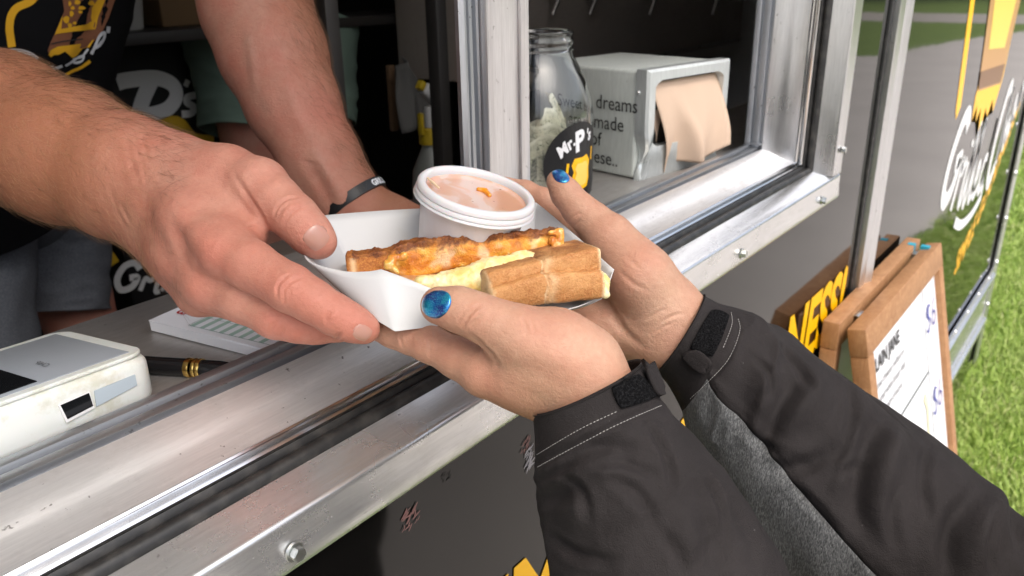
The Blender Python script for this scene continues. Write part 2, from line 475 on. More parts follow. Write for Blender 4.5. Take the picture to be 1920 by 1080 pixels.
# ---- window frame: the same profile along the sill and up the jamb, s measured in from the frame's outer edge
def sillf(t, y, s): return (t, y, ZB + s)
def jambf(t, y, s): return (XC - s, y, t)
def frame_pieces(fn, t0, t1, up):
    A, Wm, G, Ch = (M_ALUV, M_ALUV, M_ALUGV, M_CHROMEV) if up else (M_ALU, M_WHITEAL, M_ALUG, M_CHROME)
    r = .0035
    rim = [(.318, .0), (.3125, .0005), (.3112, .004), (.3118, .012), (.3125, .020), (.3122, .029)]
    rim += [(.3122 + r - r * math.cos(a), .030 + r * 1.05 * math.sin(a)) for a in np.linspace(0.1, math.pi / 2, 6)]
    rim += [(.319, .0352), (.337, .0408), (.337, .0375), (.3185, .0315)]
    p = 'jamb' if up else 'sill'
    fl = extrude_profile(p + '_flange', rim, t0, t1, A, truck, fn=fn)
    seal = [(.3374, .038)] + [(.3374 + .0052 - .0052 * math.cos(a), .0405 + .0062 * math.sin(a)) for a in np.linspace(0.1, math.pi * .62, 7)]
    seal += [(.3462, .0445), (.3470, .0475), (.3485, .0492), (.3497, .0485), (.3497, .038)]
    extrude_profile(p + '_seal', seal, t0, t1, M_RUB, truck, fn=fn)
    ch = [(.350, .040), (.350, .0502), (.3508, .0512), (.3522, .0510), (.3530, .0470), (.3548, .0470), (.3556, .0535), (.3566, .0545), (.3580, .0540), (.3585, .040)]
    extrude_profile(p + '_channel', ch, t0, t1, Ch, truck, fn=fn)
    pl = [(.3588, .038), (.3588, .0537), (.366, .0552), (.374, .0582), (.3778, .0600), (.3800, .0618), (.391, .0672), (.3990, .0694), (.3990, .04)]
    extrude_profile(p + '_plate', pl, t0, t1, Wm, truck, fn=fn)
    tr = [(.3998, .04), (.3998, .0665), (.4035, .0665), (.4035, .0712), (.4050, .0718), (.4105, .0718), (.4115, .0690), (.4140, .0690), (.4150, .0735), (.4165, .0742), (.4215, .0742), (.4229, .0730), (.4229, .04)]
    extrude_profile(p + '_track', tr, t0, t1, G, truck, fn=fn)
    return fl
XI = XC - .0755
sill = frame_pieces(sillf, X0, XC - .0005, False)
jamb = frame_pieces(jambf, ZB + .0362, TOP, True)
# the jamb butts down on the sill; close the corner with a short mitre plate
box('corner_block', (XC - .075, .3995, ZB + .0745), (XC - .0005, .4225, ZB + .0775), M_ALUG, truck, .001)
def bolt(x, z):
    bm = bmesh.new()
    bmesh.ops.create_cone(bm, cap_ends=True, segments=20, radius1=.0058, radius2=.0055, depth=.0014)
    m0 = Matrix.Translation((x, .3108, z)) @ Matrix.Rotation(math.radians(90), 4, 'X')
    bmesh.ops.transform(bm, matrix=m0, verts=bm.verts)
    w = bm_obj('washer', bm, M_ZINC, sill, autosmooth=30)
    bm = bmesh.new()
    bmesh.ops.create_cone(bm, cap_ends=True, segments=6, radius1=.0043, radius2=.0043, depth=.0042)
    bmesh.ops.bevel(bm, geom=list(bm.edges), offset=.0005, segments=2, affect='EDGES')
    m0 = Matrix.Translation((x, .3080, z)) @ Matrix.Rotation(math.radians(90), 4, 'X') @ Matrix.Rotation(random.uniform(0, 1), 4, 'Z')
    bmesh.ops.transform(bm, matrix=m0, verts=bm.verts)
    bm_obj('bolt_head', bm, M_ZINC, sill, autosmooth=30)
for px, py in ((553, 1040), (1391, 482), (1541, 382)):
    b = on_y(px, py, .311); bolt(b[0], ZB + .0125)
_bz = on_y(1577, 283, .31)[2]
bm = bmesh.new(); bmesh.ops.create_cone(bm, cap_ends=True, segments=6, radius1=.0045, radius2=.0042, depth=.005)
bmesh.ops.transform(bm, matrix=Matrix.Translation((XC - .0125, .3085, _bz)) @ Matrix.Rotation(math.radians(90), 4, 'X'), verts=bm.verts)
bm_obj('bolt_head', bm, M_ZINC, jamb, autosmooth=30)
# ---- sash stile between the two openings
zt = ZB + .072
sx = lambda px, y: on_y(px, 150, y)[0]
sash = box('sash_stile', (sx(914, .398), .398, zt), (sx(973, .398), .428, TOP), M_ALUV, truck, .0012)
box('sash_bead', (sx(973, .398) + .0004, .3965, zt), (sx(993.5, .3965), .4283, TOP), M_ALUV, truck, .0012)
st = extrude_profile('sash_rail', [(0, .4075), (0, .404), (.004, .4015), (.0065, .4015), (.0075, .406), (.0105, .406), (.0115, .403), (.0155, .403), (.017, .408), (.0205, .408), (.0215, .4035), (.0245, .4035), (.0262, .4075)],
                     zt, TOP, M_ALUGV, truck, fn=lambda t, a, b: (sx(864, .404) + a * (sx(913, .398) - sx(864, .404)) / .0262, b, t))
# ---- counter and the inside of the truck
CZ = zc(-.240)
M_CTR = metal('worn_counter_steel', (.46, .44, .42), .34, dirt=.3, metallic=.6)
box('counter', (X0, .4232, CZ - .03), (1.9, .600, CZ), M_CTR, truck, .003)
box('back_wall', (X0, 2.10, zc(-1.12)), (XE - .1, 2.13, TOP), M_DARK, truck)
M_LINER = flat('white_wall_liner', (.72, .71, .69), .4)
box('end_wall', (XE - .14, .33, zc(-1.12)), (XE - .101, 2.099, TOP), M_LINER, truck)
box('end_wall', (X0 - .03, .33, zc(-1.12)), (X0 - .001, 2.13, TOP), M_LINER, truck)
box('truck_floor', (X0, .326, zc(-1.15)), (XE - .1, 2.13, zc(-1.121)), flat('grey_floor', (.28, .27, .26), .6), truck)
box('roof', (X0 - .03, .30, TOP + .001), (XE, 2.13, TOP + .03), M_LINER, truck)
box('front_cabinet', (X0, .329, zc(-1.12)), (1.9, .595, CZ - .031), M_DARK, truck)
box('inner_lining', (XC + .02, .33, CZ + .001), (XE - .145, .345, TOP), M_LINER, truck)
# flip-up awning door added out of view above the opening to shade the hands
M_AWN = Mat('white_added_awning', (.78, .78, .78), .5); M_AWN.bump(M_AWN.noise(40, 2), .1, .002); M_AWN = M_AWN.m
aw = frame((0, .300, TOP - .02), (1, 0, 0), (0, -math.cos(.40), math.sin(.40)), (0, math.sin(.40), math.cos(.40)))
aw_l = box('added_awning_door', (-1.15, 0, 0), (XC, .70, .03), M_BLACK, truck, .003, 2, aw)
box('added_awning_lining', (-1.12, .03, -.004), (XC - .03, .67, -.0005), M_AWN, aw_l, 0, 1, aw)  # white underside bounces ground light into the truck
for x in (-1.1, XC - .05):
    tube('added_awning_strut', [(x, .306, zc(.55)), (x, -.10, TOP + .13)], [.011, .007], M_CHROME, truck, 12)
# ---- lettering on the skin
PX = lambda x, z, off=.0009: frame((x, YS - off, zc(z)), (1, 0, 0), (0, 0, 1), (0, -1, 0))
text('lettering', 'SIMPLE GOODNESS!', .1, PX(.318, -.541), M_YEL, truck, fit=(.945, .104), shear=.12, offset=.0035, space=.98)
# scuffs
M_SCUFF1 = Mat('pink_scuff', (.17, .085, .08), .7).m; M_SCUFF2 = Mat('pale_scuff', (.28, .27, .29), .7).m; M_SCUFF3 = flat('black_scuff', (.004, .004, .004), .25)
def scuff(x, z, w, h, mat, seed, ang=.6):
    rg = np.random.default_rng(seed); lst = []
    for k in range(22):
        a = rg.normal(ang, .3); L = rg.uniform(.12, .5) * h; cx_, cz_ = rg.uniform(-.4, .4) * w, rg.uniform(-.4, .4) * h
        lst.append(([(cx_ - math.cos(a) * L / 2, cz_ - math.sin(a) * L / 2), (cx_ + rg.normal(0, .06) * w, cz_), (cx_ + math.cos(a) * L / 2, cz_ + math.sin(a) * L / 2)], lambda t, L=L: L * .15 * (1 - (2 * t - 1) ** 2) + .0002))
    strokes('scuff_mark', lst, PX(x, z, .0006), mat, truck)
for px, py, w, h, m, sd in ((768, 972, .018, .018, M_SCUFF1, 1), (985, 832, .014, .014, M_SCUFF1, 2), (990, 858, .012, .022, M_SCUFF2, 3), (836, 893, .012, .01, M_SCUFF3, 4)):
    q = on_y(px, py, YS); scuff(q[0], q[2] - H, w, h, m, sd, 1.3 if sd == 6 else .7)
# far sheet: script sign, sandwich picture, arched small line
def px2(px, py):
    q = on_y(px, py, YS); return (q[0], q[2] - H)
pan = PX(0, 0, .0007); pan2 = PX(0, 0, .0013); pan3 = PX(0, 0, .0019)
strokes('script_lettering', [
    ([(2.13, -.36), (2.10, -.325), (2.05, -.335), (1.985, -.40), (1.965, -.47), (2.0, -.505), (2.06, -.49), (2.10, -.44), (2.105, -.425), (2.05, -.43)], .042),
    ([(2.10, -.55), (2.14, -.46), (2.155, -.44), (2.16, -.47), (2.20, -.445)], .026),
    ([(2.225, -.455), (2.195, -.545), (2.215, -.565)], .026), ([(2.238, -.405), (2.232, -.42)], .028),
    ([(2.215, -.565), (2.31, -.40), (2.31, -.385), (2.285, -.42), (2.26, -.56), (2.285, -.575)], .024),
    ([(2.285, -.575), (2.38, -.40), (2.385, -.385), (2.36, -.42), (2.335, -.565), (2.36, -.58)], .024),
    ([(2.36, -.58), (2.42, -.53), (2.42, -.50), (2.40, -.50), (2.385, -.55), (2.41, -.585), (2.46, -.56)], .024),
    ([(2.53, -.50), (2.49, -.50), (2.465, -.55), (2.49, -.59), (2.53, -.55), (2.575, -.40), (2.53, -.57), (2.56, -.595)], .026),
    ([(2.74, -.36), (2.72, -.33), (2.67, -.36), (2.62, -.46), (2.61, -.56), (2.65, -.60), (2.70, -.56)], .04),
    ([(2.70, -.57), (2.78, -.34), (2.75, -.46), (2.725, -.55), (2.77, -.45), (2.79, -.47), (2.79, -.53)], .024),
    ([(2.79, -.53), (2.84, -.46), (2.82, -.44), (2.81, -.5), (2.86, -.48), (2.90, -.40), (2.88, -.385), (2.875, -.45), (2.92, -.43)], .022),
    ([(2.92, -.43), (2.97, -.36), (2.94, -.42), (2.98, -.36), (3.02, -.32), (3.0, -.37), (3.05, -.34)], .022),
    ([(2.19, -.60), (2.30, -.635), (2.44, -.64), (2.56, -.615)], .028)], pan, M_WHT, truck)
_w = lambda v: Vector((2.34 + v.x, -.79 + v.y + .42 * (v.x / .72) ** 1.6, 0))
text('lettering', 'SIMPLE GOODNESS...', .1, pan, M_YEL, truck, fit=(.66, .075), warp=_w, offset=.003)
poly('yellow_stripe', [(1.80, .25), (1.838, .25), (1.985, -.29), (1.955, -.315), (1.935, -.29)], pan, M_YEL, truck)
poly('cheese_print', [(2.15, -.29), (2.16, -.35), (2.20, -.315), (2.22, -.36), (2.26, -.33), (2.30, -.43), (2.33, -.34), (2.38, -.37), (2.42, -.33), (2.46, -.37), (2.52, -.29), (2.60, .2), (2.66, .5), (2.56, .5)], pan, M_YEL, truck)
poly('crust_print', [(2.10, -.06), (2.165, -.28), (2.50, -.30), (2.58, -.02), (2.62, .4), (2.0, .4)], pan2, M_TANV, truck)
poly('crust_line_print', [(2.15, -.235), (2.165, -.275), (2.49, -.295), (2.505, -.25)], pan3, M_BRNV, truck)
poly('slice_print', [(2.15, -.06), (2.20, -.19), (2.44, -.205), (2.50, -.03), (2.54, .36), (2.06, .36)], pan3, M_PALEY, truck)
# ================================================================ things in and around the window
def unit(v): v = np.asarray(v, float); return v / np.linalg.norm(v)
def z_at(base, py, px):                    # height of the point above base seen at image row py
    lo, hi = -.3, .8
    for _ in range(50):
        m = (lo + hi) / 2; c = RM.T @ (np.array([base[0], base[1], base[2] + m]) - CAMP)
        if CY + FOC * c[1] / c[2] > py: lo = m
        else: hi = m
    return lo
# ---- tip jar
M_GLASS = Mat('clear_glass', (.97, .98, .97), .0, Transmission_Weight=1.0, IOR=1.47).m
jb = on_z(1006, 368, CZ); JR = .0625
jar = empty('tip_jar', jb, 'clear glass tip jar of dollar bills behind the sash stile', 'jar')
hj = z_at(jb, 56, 1006)
def jar_prof(sc, t):
    o = [(.0, 0.0), (.052, 0), (.059, .003), (.0625, .010), (.0625, .105), (.0605, .122), (.054, .145), (.046, .163), (.0405, .174), (.039, .180), (.0405, .1815), (.0405, .184), (.0392, .186), (.0392, .188), (.0405, .190), (.0405, .193), (.0392, .195), (.0392, .199), (.0405, .201), (.0398, .2035), (.037, .204)]
    i = [(.0345, .202), (.0348, .18), (.0415, .162), (.050, .144), (.0570, .121), (.0590, .105), (.0590, .012), (.054, .006), (.0, .006)]
    k = hj / .204
    return [(r, z * k) for r, z in o + i]
lathe('glass_body', jar_prof(1, 1), Matrix.Translation(Vector(jb)), M_GLASS, jar, seg=64, autos=60)
def jar_pt(u, v, off):                     # u: metres round the jar from the label centre, v: height
    th = LTH + u / JR
    return Vector((jb[0] + (JR + off) * math.cos(th), jb[1] + (JR + off) * math.sin(th), jb[2] + v))
def _lab():
    best = None
    for k in range(720):
        th = k * math.pi / 360
        p = np.array([jb[0] + JR * math.cos(th), jb[1] + JR * math.sin(th), jb[2] + .05])
        c = RM.T @ (p - CAMP); px = CX + FOC * c[0] / c[2]
        nrm = np.array([math.cos(th), math.sin(th), 0])
        if np.dot(nrm, CAMP - p) > 0 and (best is None or abs(px - 1086) < best[0]): best = (abs(px - 1086), th)
    return best[1]
LTH = _lab()
LV = z_at([jb[0] + JR * math.cos(LTH), jb[1] + JR * math.sin(LTH), jb[2]], 306, 1086)
def jar_decal(name, V2, F, mat, off):
    return mesh_obj(name, [jar_pt(x, LV + y, off) for x, y in V2], F, mat, jar)
def disc2(rx, ry, n=40, rings=6):
    V = [(0, 0)]; F = []
    for k in range(1, rings + 1):
        for i in range(n):
            a = 2 * math.pi * i / n; V.append((rx * k / rings * math.cos(a), ry * k / rings * math.sin(a)))
    for i in range(n): F.append((0, 1 + i, 1 + (i + 1) % n))
    for k in range(rings - 1):
        for i in range(n):
            a = 1 + k * n; F.append((a + i, a + n + i, a + n + (i + 1) % n, a + (i + 1) % n))
    return V, F
M_LBLK = flat('label_black', (.008, .008, .009), .4)
V2, F2 = disc2(.044, .044); jar_decal('label', V2, F2, M_LBLK, .0005)
def text2(s, size, x, y, ang=0, **k):
    V, F = text_tris(s, size, **k); ca, sa = math.cos(ang), math.sin(ang)
    return [(x + v.x * ca - v.y * sa, y + v.x * sa + v.y * ca) for v in V], F
def join2(L):
    V, F = [], []
    for v, f in L:
        b = len(V); V += v; F += [tuple(i + b for i in q) for q in f]
    return V, F
V2, F2 = join2([text2('Mr.', .017, -.026, .008, .62, shear=.2, offset=.0006), text2('P', .028, -.007, .013, .25, shear=.2, offset=.0013), text2("'s", .017, .011, .022, .1, shear=.2, offset=.0006)])
jar_decal('label_lettering', V2, F2, M_WHT, .0010)
def fan(pts):
    c = np.mean(np.array(pts), 0); n = len(pts)
    return [tuple(c)] + list(pts), [(0, 1 + i, 1 + (i + 1) % n) for i in range(n)]
bread2 = [(-.008, .006), (-.012, -.001), (-.009, -.008), (-.012, -.016), (-.006, -.026), (.004, -.029), (.013, -.027), (.017, -.018), (.016, -.008), (.018, .001), (.012, .008), (.004, .006)]
V2, F2 = fan(bread2); jar_decal('label_picture', V2, F2, M_YEL, .0010)
V2, F2 = fan([(x * .72 + .001, y * .72 - .004) for x, y in bread2]); jar_decal('label_picture', V2, F2, M_PALEY, .0014)
for a, b in ((-.020, -.012), (.021, .0)): jar_decal('label_stripe', [(a, b), (a + .003, b), (a + .005, b + .014), (a + .002, b + .014)], [(0, 1, 2, 3)], M_YEL, .0010)
# dollar bills stuffed in the jar
M_BILL = Mat('banknote', (.5, .52, .4), .8)
_u = M_BILL.attr('uvx'); _v = M_BILL.attr('uvy')
_cmb = M_BILL.n.new('ShaderNodeCombineXYZ'); M_BILL.l.new(_u, _cmb.inputs[0]); M_BILL.l.new(_v, _cmb.inputs[1])
_pr = M_BILL.noise(17, 4, .75, _cmb.outputs[0], 1.0)
_du = M_BILL.math('SUBTRACT', _u, .5); _dv = M_BILL.math('MULTIPLY', M_BILL.math('SUBTRACT', _v, .5), .55)
_rr = M_BILL.math('SQRT', M_BILL.math('ADD', M_BILL.math('MULTIPLY', _du, _du), M_BILL.math('MULTIPLY', _dv, _dv)))
_c = M_BILL.ramp(_pr, [(.36, (.16, .18, .12)), (.50, (.62, .61, .46))])
_c = M_BILL.mix(M_BILL.maprange(_rr, .10, .13, .0, 1), M_BILL.ramp(_pr, [(.4, (.10, .11, .09)), (.62, (.42, .43, .34))]), _c)
_e = M_BILL.math('MINIMUM', M_BILL.math('MINIMUM', _u, M_BILL.math('SUBTRACT', 1.0, _u)), M_BILL.math('MULTIPLY', .45, M_BILL.math('MINIMUM', _v, M_BILL.math('SUBTRACT', 1.0, _v))))
M_BILL.set('Base Color', M_BILL.mix(M_BILL.maprange(_e, .02, .03, 0, 1), (.70, .69, .55), _c)); M_BILL = M_BILL.m
bl = ['dollar bill standing upright nearest the jar front', 'dollar bill curled behind the front one in the jar', 'dollar bill folded over on top of the pile in the jar', 'dollar bill lying low at the bottom of the jar', 'dollar bill leaning on the back of the jar']
for k in range(5):
    a0 = [LTH - .75, LTH - .2, LTH + .4, LTH - 1.2, LTH + 2.4][k]; rr = [.054, .047, .040, .050, .050][k]; zb = [.010, .02, .040, .008, .012][k]; tl = [.25, -.3, .5, .1, -.2][k]
    V, F, U, W_ = [], [], [], []
    nx, ny = 18, 8
    for i in range(nx + 1):
        for j in range(ny + 1):
            u = i / nx; v = j / ny
            th = a0 + (u - .5) * [2.0, 2.2, 2.4, 2.0, 2.0][k]
            r = rr - .006 * math.sin(u * 9 + k) ** 2 - (.02 * v * v if k == 2 else .004 * v)
            z = zb + v * .064 + (u - .5) * .06 * tl + .003 * math.sin(u * 14 + 2 * k)
            V.append((jb[0] + r * math.cos(th), jb[1] + r * math.sin(th), jb[2] + max(z, .008))); U.append(u); W_.append(v)
    for i in range(nx):
        for j in range(ny): F.append((i * (ny + 1) + j, (i + 1) * (ny + 1) + j, (i + 1) * (ny + 1) + j + 1, i * (ny + 1) + j + 1))
    o = mesh_obj('dollar_bill', V, F, M_BILL, smooth=True)
    for nm, dat in (('uvx', U), ('uvy', W_)):
        at = o.data.attributes.new(nm, 'FLOAT', 'POINT'); at.data.foreach_set('value', dat)
    tag(o, bl[k], 'banknote', 'bills in the tip jar')

# ---- napkin dispenser
nb = on_z(1207, 342, CZ)
d2 = unit([.985, -.17, 0]); d1 = unit([.17, .985, 0]); up = np.array([0, 0, 1.])
hN = z_at(nb, 132, 1228); wN, dN = .165, .18
disp = empty('napkin_dispenser', nb, 'steel napkin dispenser with dreams made of cheese quote', 'napkin dispenser')
M_DISP = metal('brushed_green_steel', (.62, .66, .62), .45, along=(40, 40, 6), dirt=.1, bumps=.1, metallic=.25)
fN = frame(nb, d2, d1, up)
M_DISPF = metal('polished_face_steel', (.66, .70, .69), .3, along=(40, 40, 6), dirt=.05, bumps=.05, metallic=.45)
box('body', (.002, .018, .001), (wN - .002, dN, hN - .002), M_DISP, disp, .004, 3, fN)
# face plate with waisted sides and an opening
def face_plate():
    n = 24; outer = []; inner = []
    def side(t): return .012 * math.sin(math.pi * min(1, max(0, t))) ** 2 * (1 if t < .75 else 1)
    zs = np.linspace(0, hN, n)
    def xin(t): return .0 + .010 * math.exp(-((t - .22) / .14) ** 2)
    oL = [(xin(t / hN), t) for t in zs]; oR = [(wN - xin(t / hN), t) for t in zs]
    iz = np.linspace(hN * .30, hN * .90, n)
    iL = [(.014 + (.012 if k in (0, n - 1) else .004 if k in (1, n - 2) else 0), t) for k, t in enumerate(iz)]
    iR = [(wN - x, t) for x, t in iL]
    ring_o = oL + oR[::-1]; ring_i = iL + iR[::-1]
    V, F = [], []; m = len(ring_o)
    lay = [(ring_o, .017), (ring_o, .002), ([(x + .003 * (1 if x < wN / 2 else -1), z + .003 * (1 if z < hN / 2 else -1) * (1 if z < .01 or z > hN - .01 else 0)) for x, z in ring_o], -.001), (ring_i, -.001), (ring_i, .014)]
    for r_, y in lay:
        for x, z in r_:
            lean = .012 * math.exp(-((z / hN - .12) / .16) ** 2)
            V.append(fN @ Vector((x, y + lean * (y < .01), z)))
    for l in range(len(lay) - 1):
        for i in range(m):
            j = (i + 1) % m; F.append((l * m + i, l * m + j, (l + 1) * m + j, (l + 1) * m + i))
    o = mesh_obj('face_plate', V, F, M_DISPF, disp)
    bm = bmesh.new(); bm.from_mesh(o.data); bmesh.ops.recalc_face_normals(bm, faces=bm.faces); bm.to_mesh(o.data); bm.free(); sharp_edges(o.data, 40)
face_plate()
box('inside_plate', (.012, .0150, hN * .25), (wN - .012, .0172, hN * .92), M_DARK, disp, 0, 1, fN)
tN = frame(nb + up * 0 + d1 * dN - d2 * .0 , -d1, up, -d2)   # text side faces -d2, reading towards the face
M_INK = flat('black_ink', (.012, .012, .012), .5)
for s, z, xr in (('Sweet dreams', .615, .166), ('are made', .43, .146), ('of', .265, .112), ('cheese..', .095, .138)):
    V, F = text_tris(s, .024, space=1.0); w_ = max(v.x for v in V)
    mm = tN @ Matrix.Translation((xr - w_ * .93 - .0, hN * z, .0014 - .002 + .0008))
    mesh_obj('quote_lettering', [mm @ Vector((v.x * .93, v.y, 0)) for v in V], F, M_INK, disp)
dome('rivet', tuple(nb - d2 * .0005 + up * hN * .8 + d1 * .012), .0025, M_CHROME, disp)
# napkins
M_NAP = Mat('kraft_napkin', (.62, .46, .34), .9); M_NAP.bump(M_NAP.voronoi(700), .25, .0006); M_NAP = M_NAP.m
def napkin(name, x0, x1, ztop, zbot, yb, bulge, label, fold):
    V, F = [], []; nx, nz = 26, 26
    for i in range(nx + 1):
        for j in range(nz + 1):
            u, v = i / nx, j / nz
            nar = 1 - .22 * v * (1 - u)
            x = x1 - (x1 - x0) * (1 - u) * nar
            z = ztop + (zbot - ztop) * v + .006 * math.sin(u * 7) * v - .02 * v * (1 - u) * fold
            y = yb - bulge * math.sin(min(1, v * 1.1) * math.pi * .55) - .010 * math.exp(-((u - .28 - .25 * v) / .10) ** 2) * min(1, v * 2) - .005 * math.sin(u * 11 + 2.5 * v) * min(1, v * 1.5) + .012 * (1 - u) * v * fold * 2
            V.append(fN @ Vector((x, y, z)))
    for i in range(nx):
        for j in range(nz): F.append((i * (nz + 1) + j, i * (nz + 1) + j + 1, (i + 1) * (nz + 1) + j + 1, (i + 1) * (nz + 1) + j))
    o = mesh_obj(name, V, F, M_NAP, smooth=True)
    md = o.modifiers.new('thick', 'SOLIDIFY'); md.thickness = .0006
    return tag(o, label, 'napkin', 'napkins in the dispenser')
napkin('paper_napkin', .018, wN - .014, hN * .87, hN * .17, .011, .026, 'tan paper napkin hanging out of the dispenser opening', 1.0)
napkin('paper_napkin', .022, wN - .05, hN * .62, hN * .33, .0135, .003, 'lower tan napkin peeking out under the hanging one', .4)

# ---- card terminal on the counter
K = CAMP + np.array([.2135, .4385, -.2085]); A_ = CAMP + .4145 * ray(0, 765); B_ = CAMP + .50 * ray(0, 663)
e1 = unit(A_ - K); n3 = unit(np.cross(e1, B_ - K)); e2 = np.cross(n3, e1)
if n3[2] < 0: n3 = -n3
term = empty('card_terminal', K - n3 * .036, 'white card payment terminal with black screen on the counter', 'card terminal')
M_WPL = Mat('grubby_white_plastic', (.70, .72, .68), .38, Subsurface_Weight=.1); M_WPL.set('Base Color', M_WPL.ramp(M_WPL.noise(45, 5, .7), [(.35, (.60, .59, .50)), (.5, (.72, .735, .70))])); M_WPL = M_WPL.m
M_GPL = flat('grey_plastic', (.32, .36, .40), .4); M_SCR = flat('dark_screen', (.008, .009, .010), .08)
fT = frame(K, e1, e2, n3)
def rounded_slab(name, w, d, r, z0, z1, bev, mat, parent, mtx):
    pts = []
    for cx_, cy_, a0 in ((r, r, math.pi), (w - r, r, 1.5 * math.pi), (w - r, d - r, 0), (r, d - r, .5 * math.pi)):
        for k in range(9): a = a0 + k * math.pi / 16; pts.append((cx_ + r * math.cos(a), cy_ + r * math.sin(a)))
    c = np.array([w / 2, d / 2]); V, F = [], []; n = len(pts)
    lay = [(z0, bev)] + [(z0 + bev - bev * math.cos(t), bev - bev * math.sin(t)) for t in np.linspace(.3, math.pi / 2, 4)] + [(z1 - bev + bev * math.sin(t), bev - bev * math.cos(t)) for t in np.linspace(0, math.pi / 2, 6)]
    for z, ins in lay:
        for p in pts:
            q = np.array(p); dv = c - q; q = q + np.sign(dv) * np.minimum(np.abs(dv), ins); V.append(mtx @ Vector((q[0], q[1], z)))
    for l in range(len(lay) - 1):
        for i in range(n): j = (i + 1) % n; F.append((l * n + i, l * n + j, (l + 1) * n + j, (l + 1) * n + i))
    F.append(tuple(range((len(lay) - 1) * n, len(lay) * n))); F.append(tuple(range(n))[::-1])
    o = mesh_obj(name, V, F, mat, parent); bm = bmesh.new(); bm.from_mesh(o.data); bmesh.ops.recalc_face_normals(bm, faces=bm.faces); bm.to_mesh(o.data); bm.free(); sharp_edges(o.data, 45); return o
rounded_slab('body', .24, .098, .013, -.030, 0, .006, M_WPL, term, fT)
rounded_slab('rim', .236, .094, .012, -.0002, .0022, .001, M_WPL, term, fT @ Matrix.Translation((.002, .002, 0)))
box('bezel', (.010, .008, .0015), (.228, .090, .0026), M_GPL, term, .0006, 2, fT)
box('screen', (.062, .012, .0018), (.226, .086, .0031), M_SCR, term, 0, 1, fT)
M_WORN = flat('worn_print', (.12, .13, .14), .6)
text('maker_print', 'CHIP', .006, fT @ Matrix.Translation((.048, .03, .0032)) @ Matrix.Rotation(math.radians(90), 4, 'Z'), M_WORN, term, shear=.3)
def on_plane(px, py, o, n):
    r = ray(px, py); t = np.dot(o - CAMP, n) / np.dot(r, n); return CAMP + r * t
def quad_on(name, pxs, o, n, mat, parent, th=.0008, off=0.0):
    q = [on_plane(a, b, o, n) + n * off for a, b in pxs]
    V = [p for p in q] + [p + n * th for p in q]; m = len(q)
    F = [tuple(range(m, 2 * m))] + [(i, (i + 1) % m, (i + 1) % m + m, i + m) for i in range(m)]
    ob = mesh_obj(name, V, F, mat, parent); bm = bmesh.new(); bm.from_mesh(ob.data); bmesh.ops.recalc_face_normals(bm, faces=bm.faces); bm.to_mesh(ob.data); bm.free(); return ob
fo = K - e2 * .0002; fn_ = -e2
quad_on('slot_frame', [(108, 760), (166, 734), (175, 764), (123, 792)], fo, fn_, flat('white_bezel', (.8, .8, .8), .4), term, .0012)
quad_on('reader_slot', [(111, 759), (164, 736), (172, 760), (124, 785)], fo, fn_, M_SCR, term, .0016)
quad_on('side_strip', [(176, 733), (252, 702), (256, 722), (180, 762)], fo, fn_, flat('blue_grey_strip', (.40, .47, .52), .45), term, .0007)

# ---- order pad
PT = CZ + .009
p0 = on_z(279, 600, PT); p1 = on_z(372, 563, PT); p2 = on_z(505, 656, PT)
ex = unit(p2 - p0); ey = p1 - p0; ey = unit(ey - ex * np.dot(ex, ey))
pad = empty('order_pad', (p0[0], p0[1], CZ), 'white order pad with green ruled lines and red serial number', 'notepad')
fP = frame((p0[0], p0[1], CZ + .0005), ex, ey, np.cross(ex, ey))
M_PAP = Mat('paper_white', (.90, .91, .93), .8); M_PAP.bump(M_PAP.noise(3, 2, .5, M_PAP.coord(scale=(1, 1, 900))), .3, .001); M_PAP = M_PAP.m
PW, PD = .116, .088
box('page_block', (0, 0, 0), (PW, PD, .0075), M_PAP, pad, .0004, 1, fP)
box('top_sheet', (.0004, -.0006, .0078), (PW, PD + .0004, .0085), M_PAP, pad, 0, 1, fP @ Matrix.Rotation(.006, 4, 'Z'))
M_GRN = flat('pale_green_ink', (.42, .58, .50), .8); M_DGRN = flat('green_ink', (.12, .22, .18), .8); M_RED = flat('red_ink', (.55, .06, .06), .8)
fP2 = fP @ Matrix.Translation((0, 0, .0091))
def rects(name, L, mtx, mat, parent):
    V, F = [], []
    for x0, y0, x1, y1 in L:
        b = len(V); V += [mtx @ Vector(p) for p in ((x0, y0, 0), (x1, y0, 0), (x1, y1, 0), (x0, y1, 0))]; F.append((b, b + 1, b + 2, b + 3))
    return mesh_obj(name, V, F, mat, parent)
rects('ruled_band', [(.036 + k * .0092, .005, .040 + k * .0092, PD - .005) for k in range(8)], fP2, M_GRN, pad)
rects('ruled_line', [(.035, .0045, .0354, PD - .0045), (.112, .0045, .1124, PD - .0045), (.035, .0045, .112, .0049), (.035, PD - .0049, .112, PD - .0045), (.035, .062, .112, .0624), (.035, .020, .112, .0203), (.012, .03, .0123, .08)], fP2 @ Matrix.Translation((0, 0, .0002)), M_DGRN, pad)
rT = Matrix.Rotation(math.radians(-90), 4, 'Z')
text('serial_number', '038413', .013, fP2 @ Matrix.Translation((.008, .055, .0002)) @ rT, M_RED, pad, shear=.1, offset=.0002)
text('form_print', 'No.  TABLE', .005, fP2 @ Matrix.Translation((.026, .080, .0002)) @ rT, M_DGRN, pad)
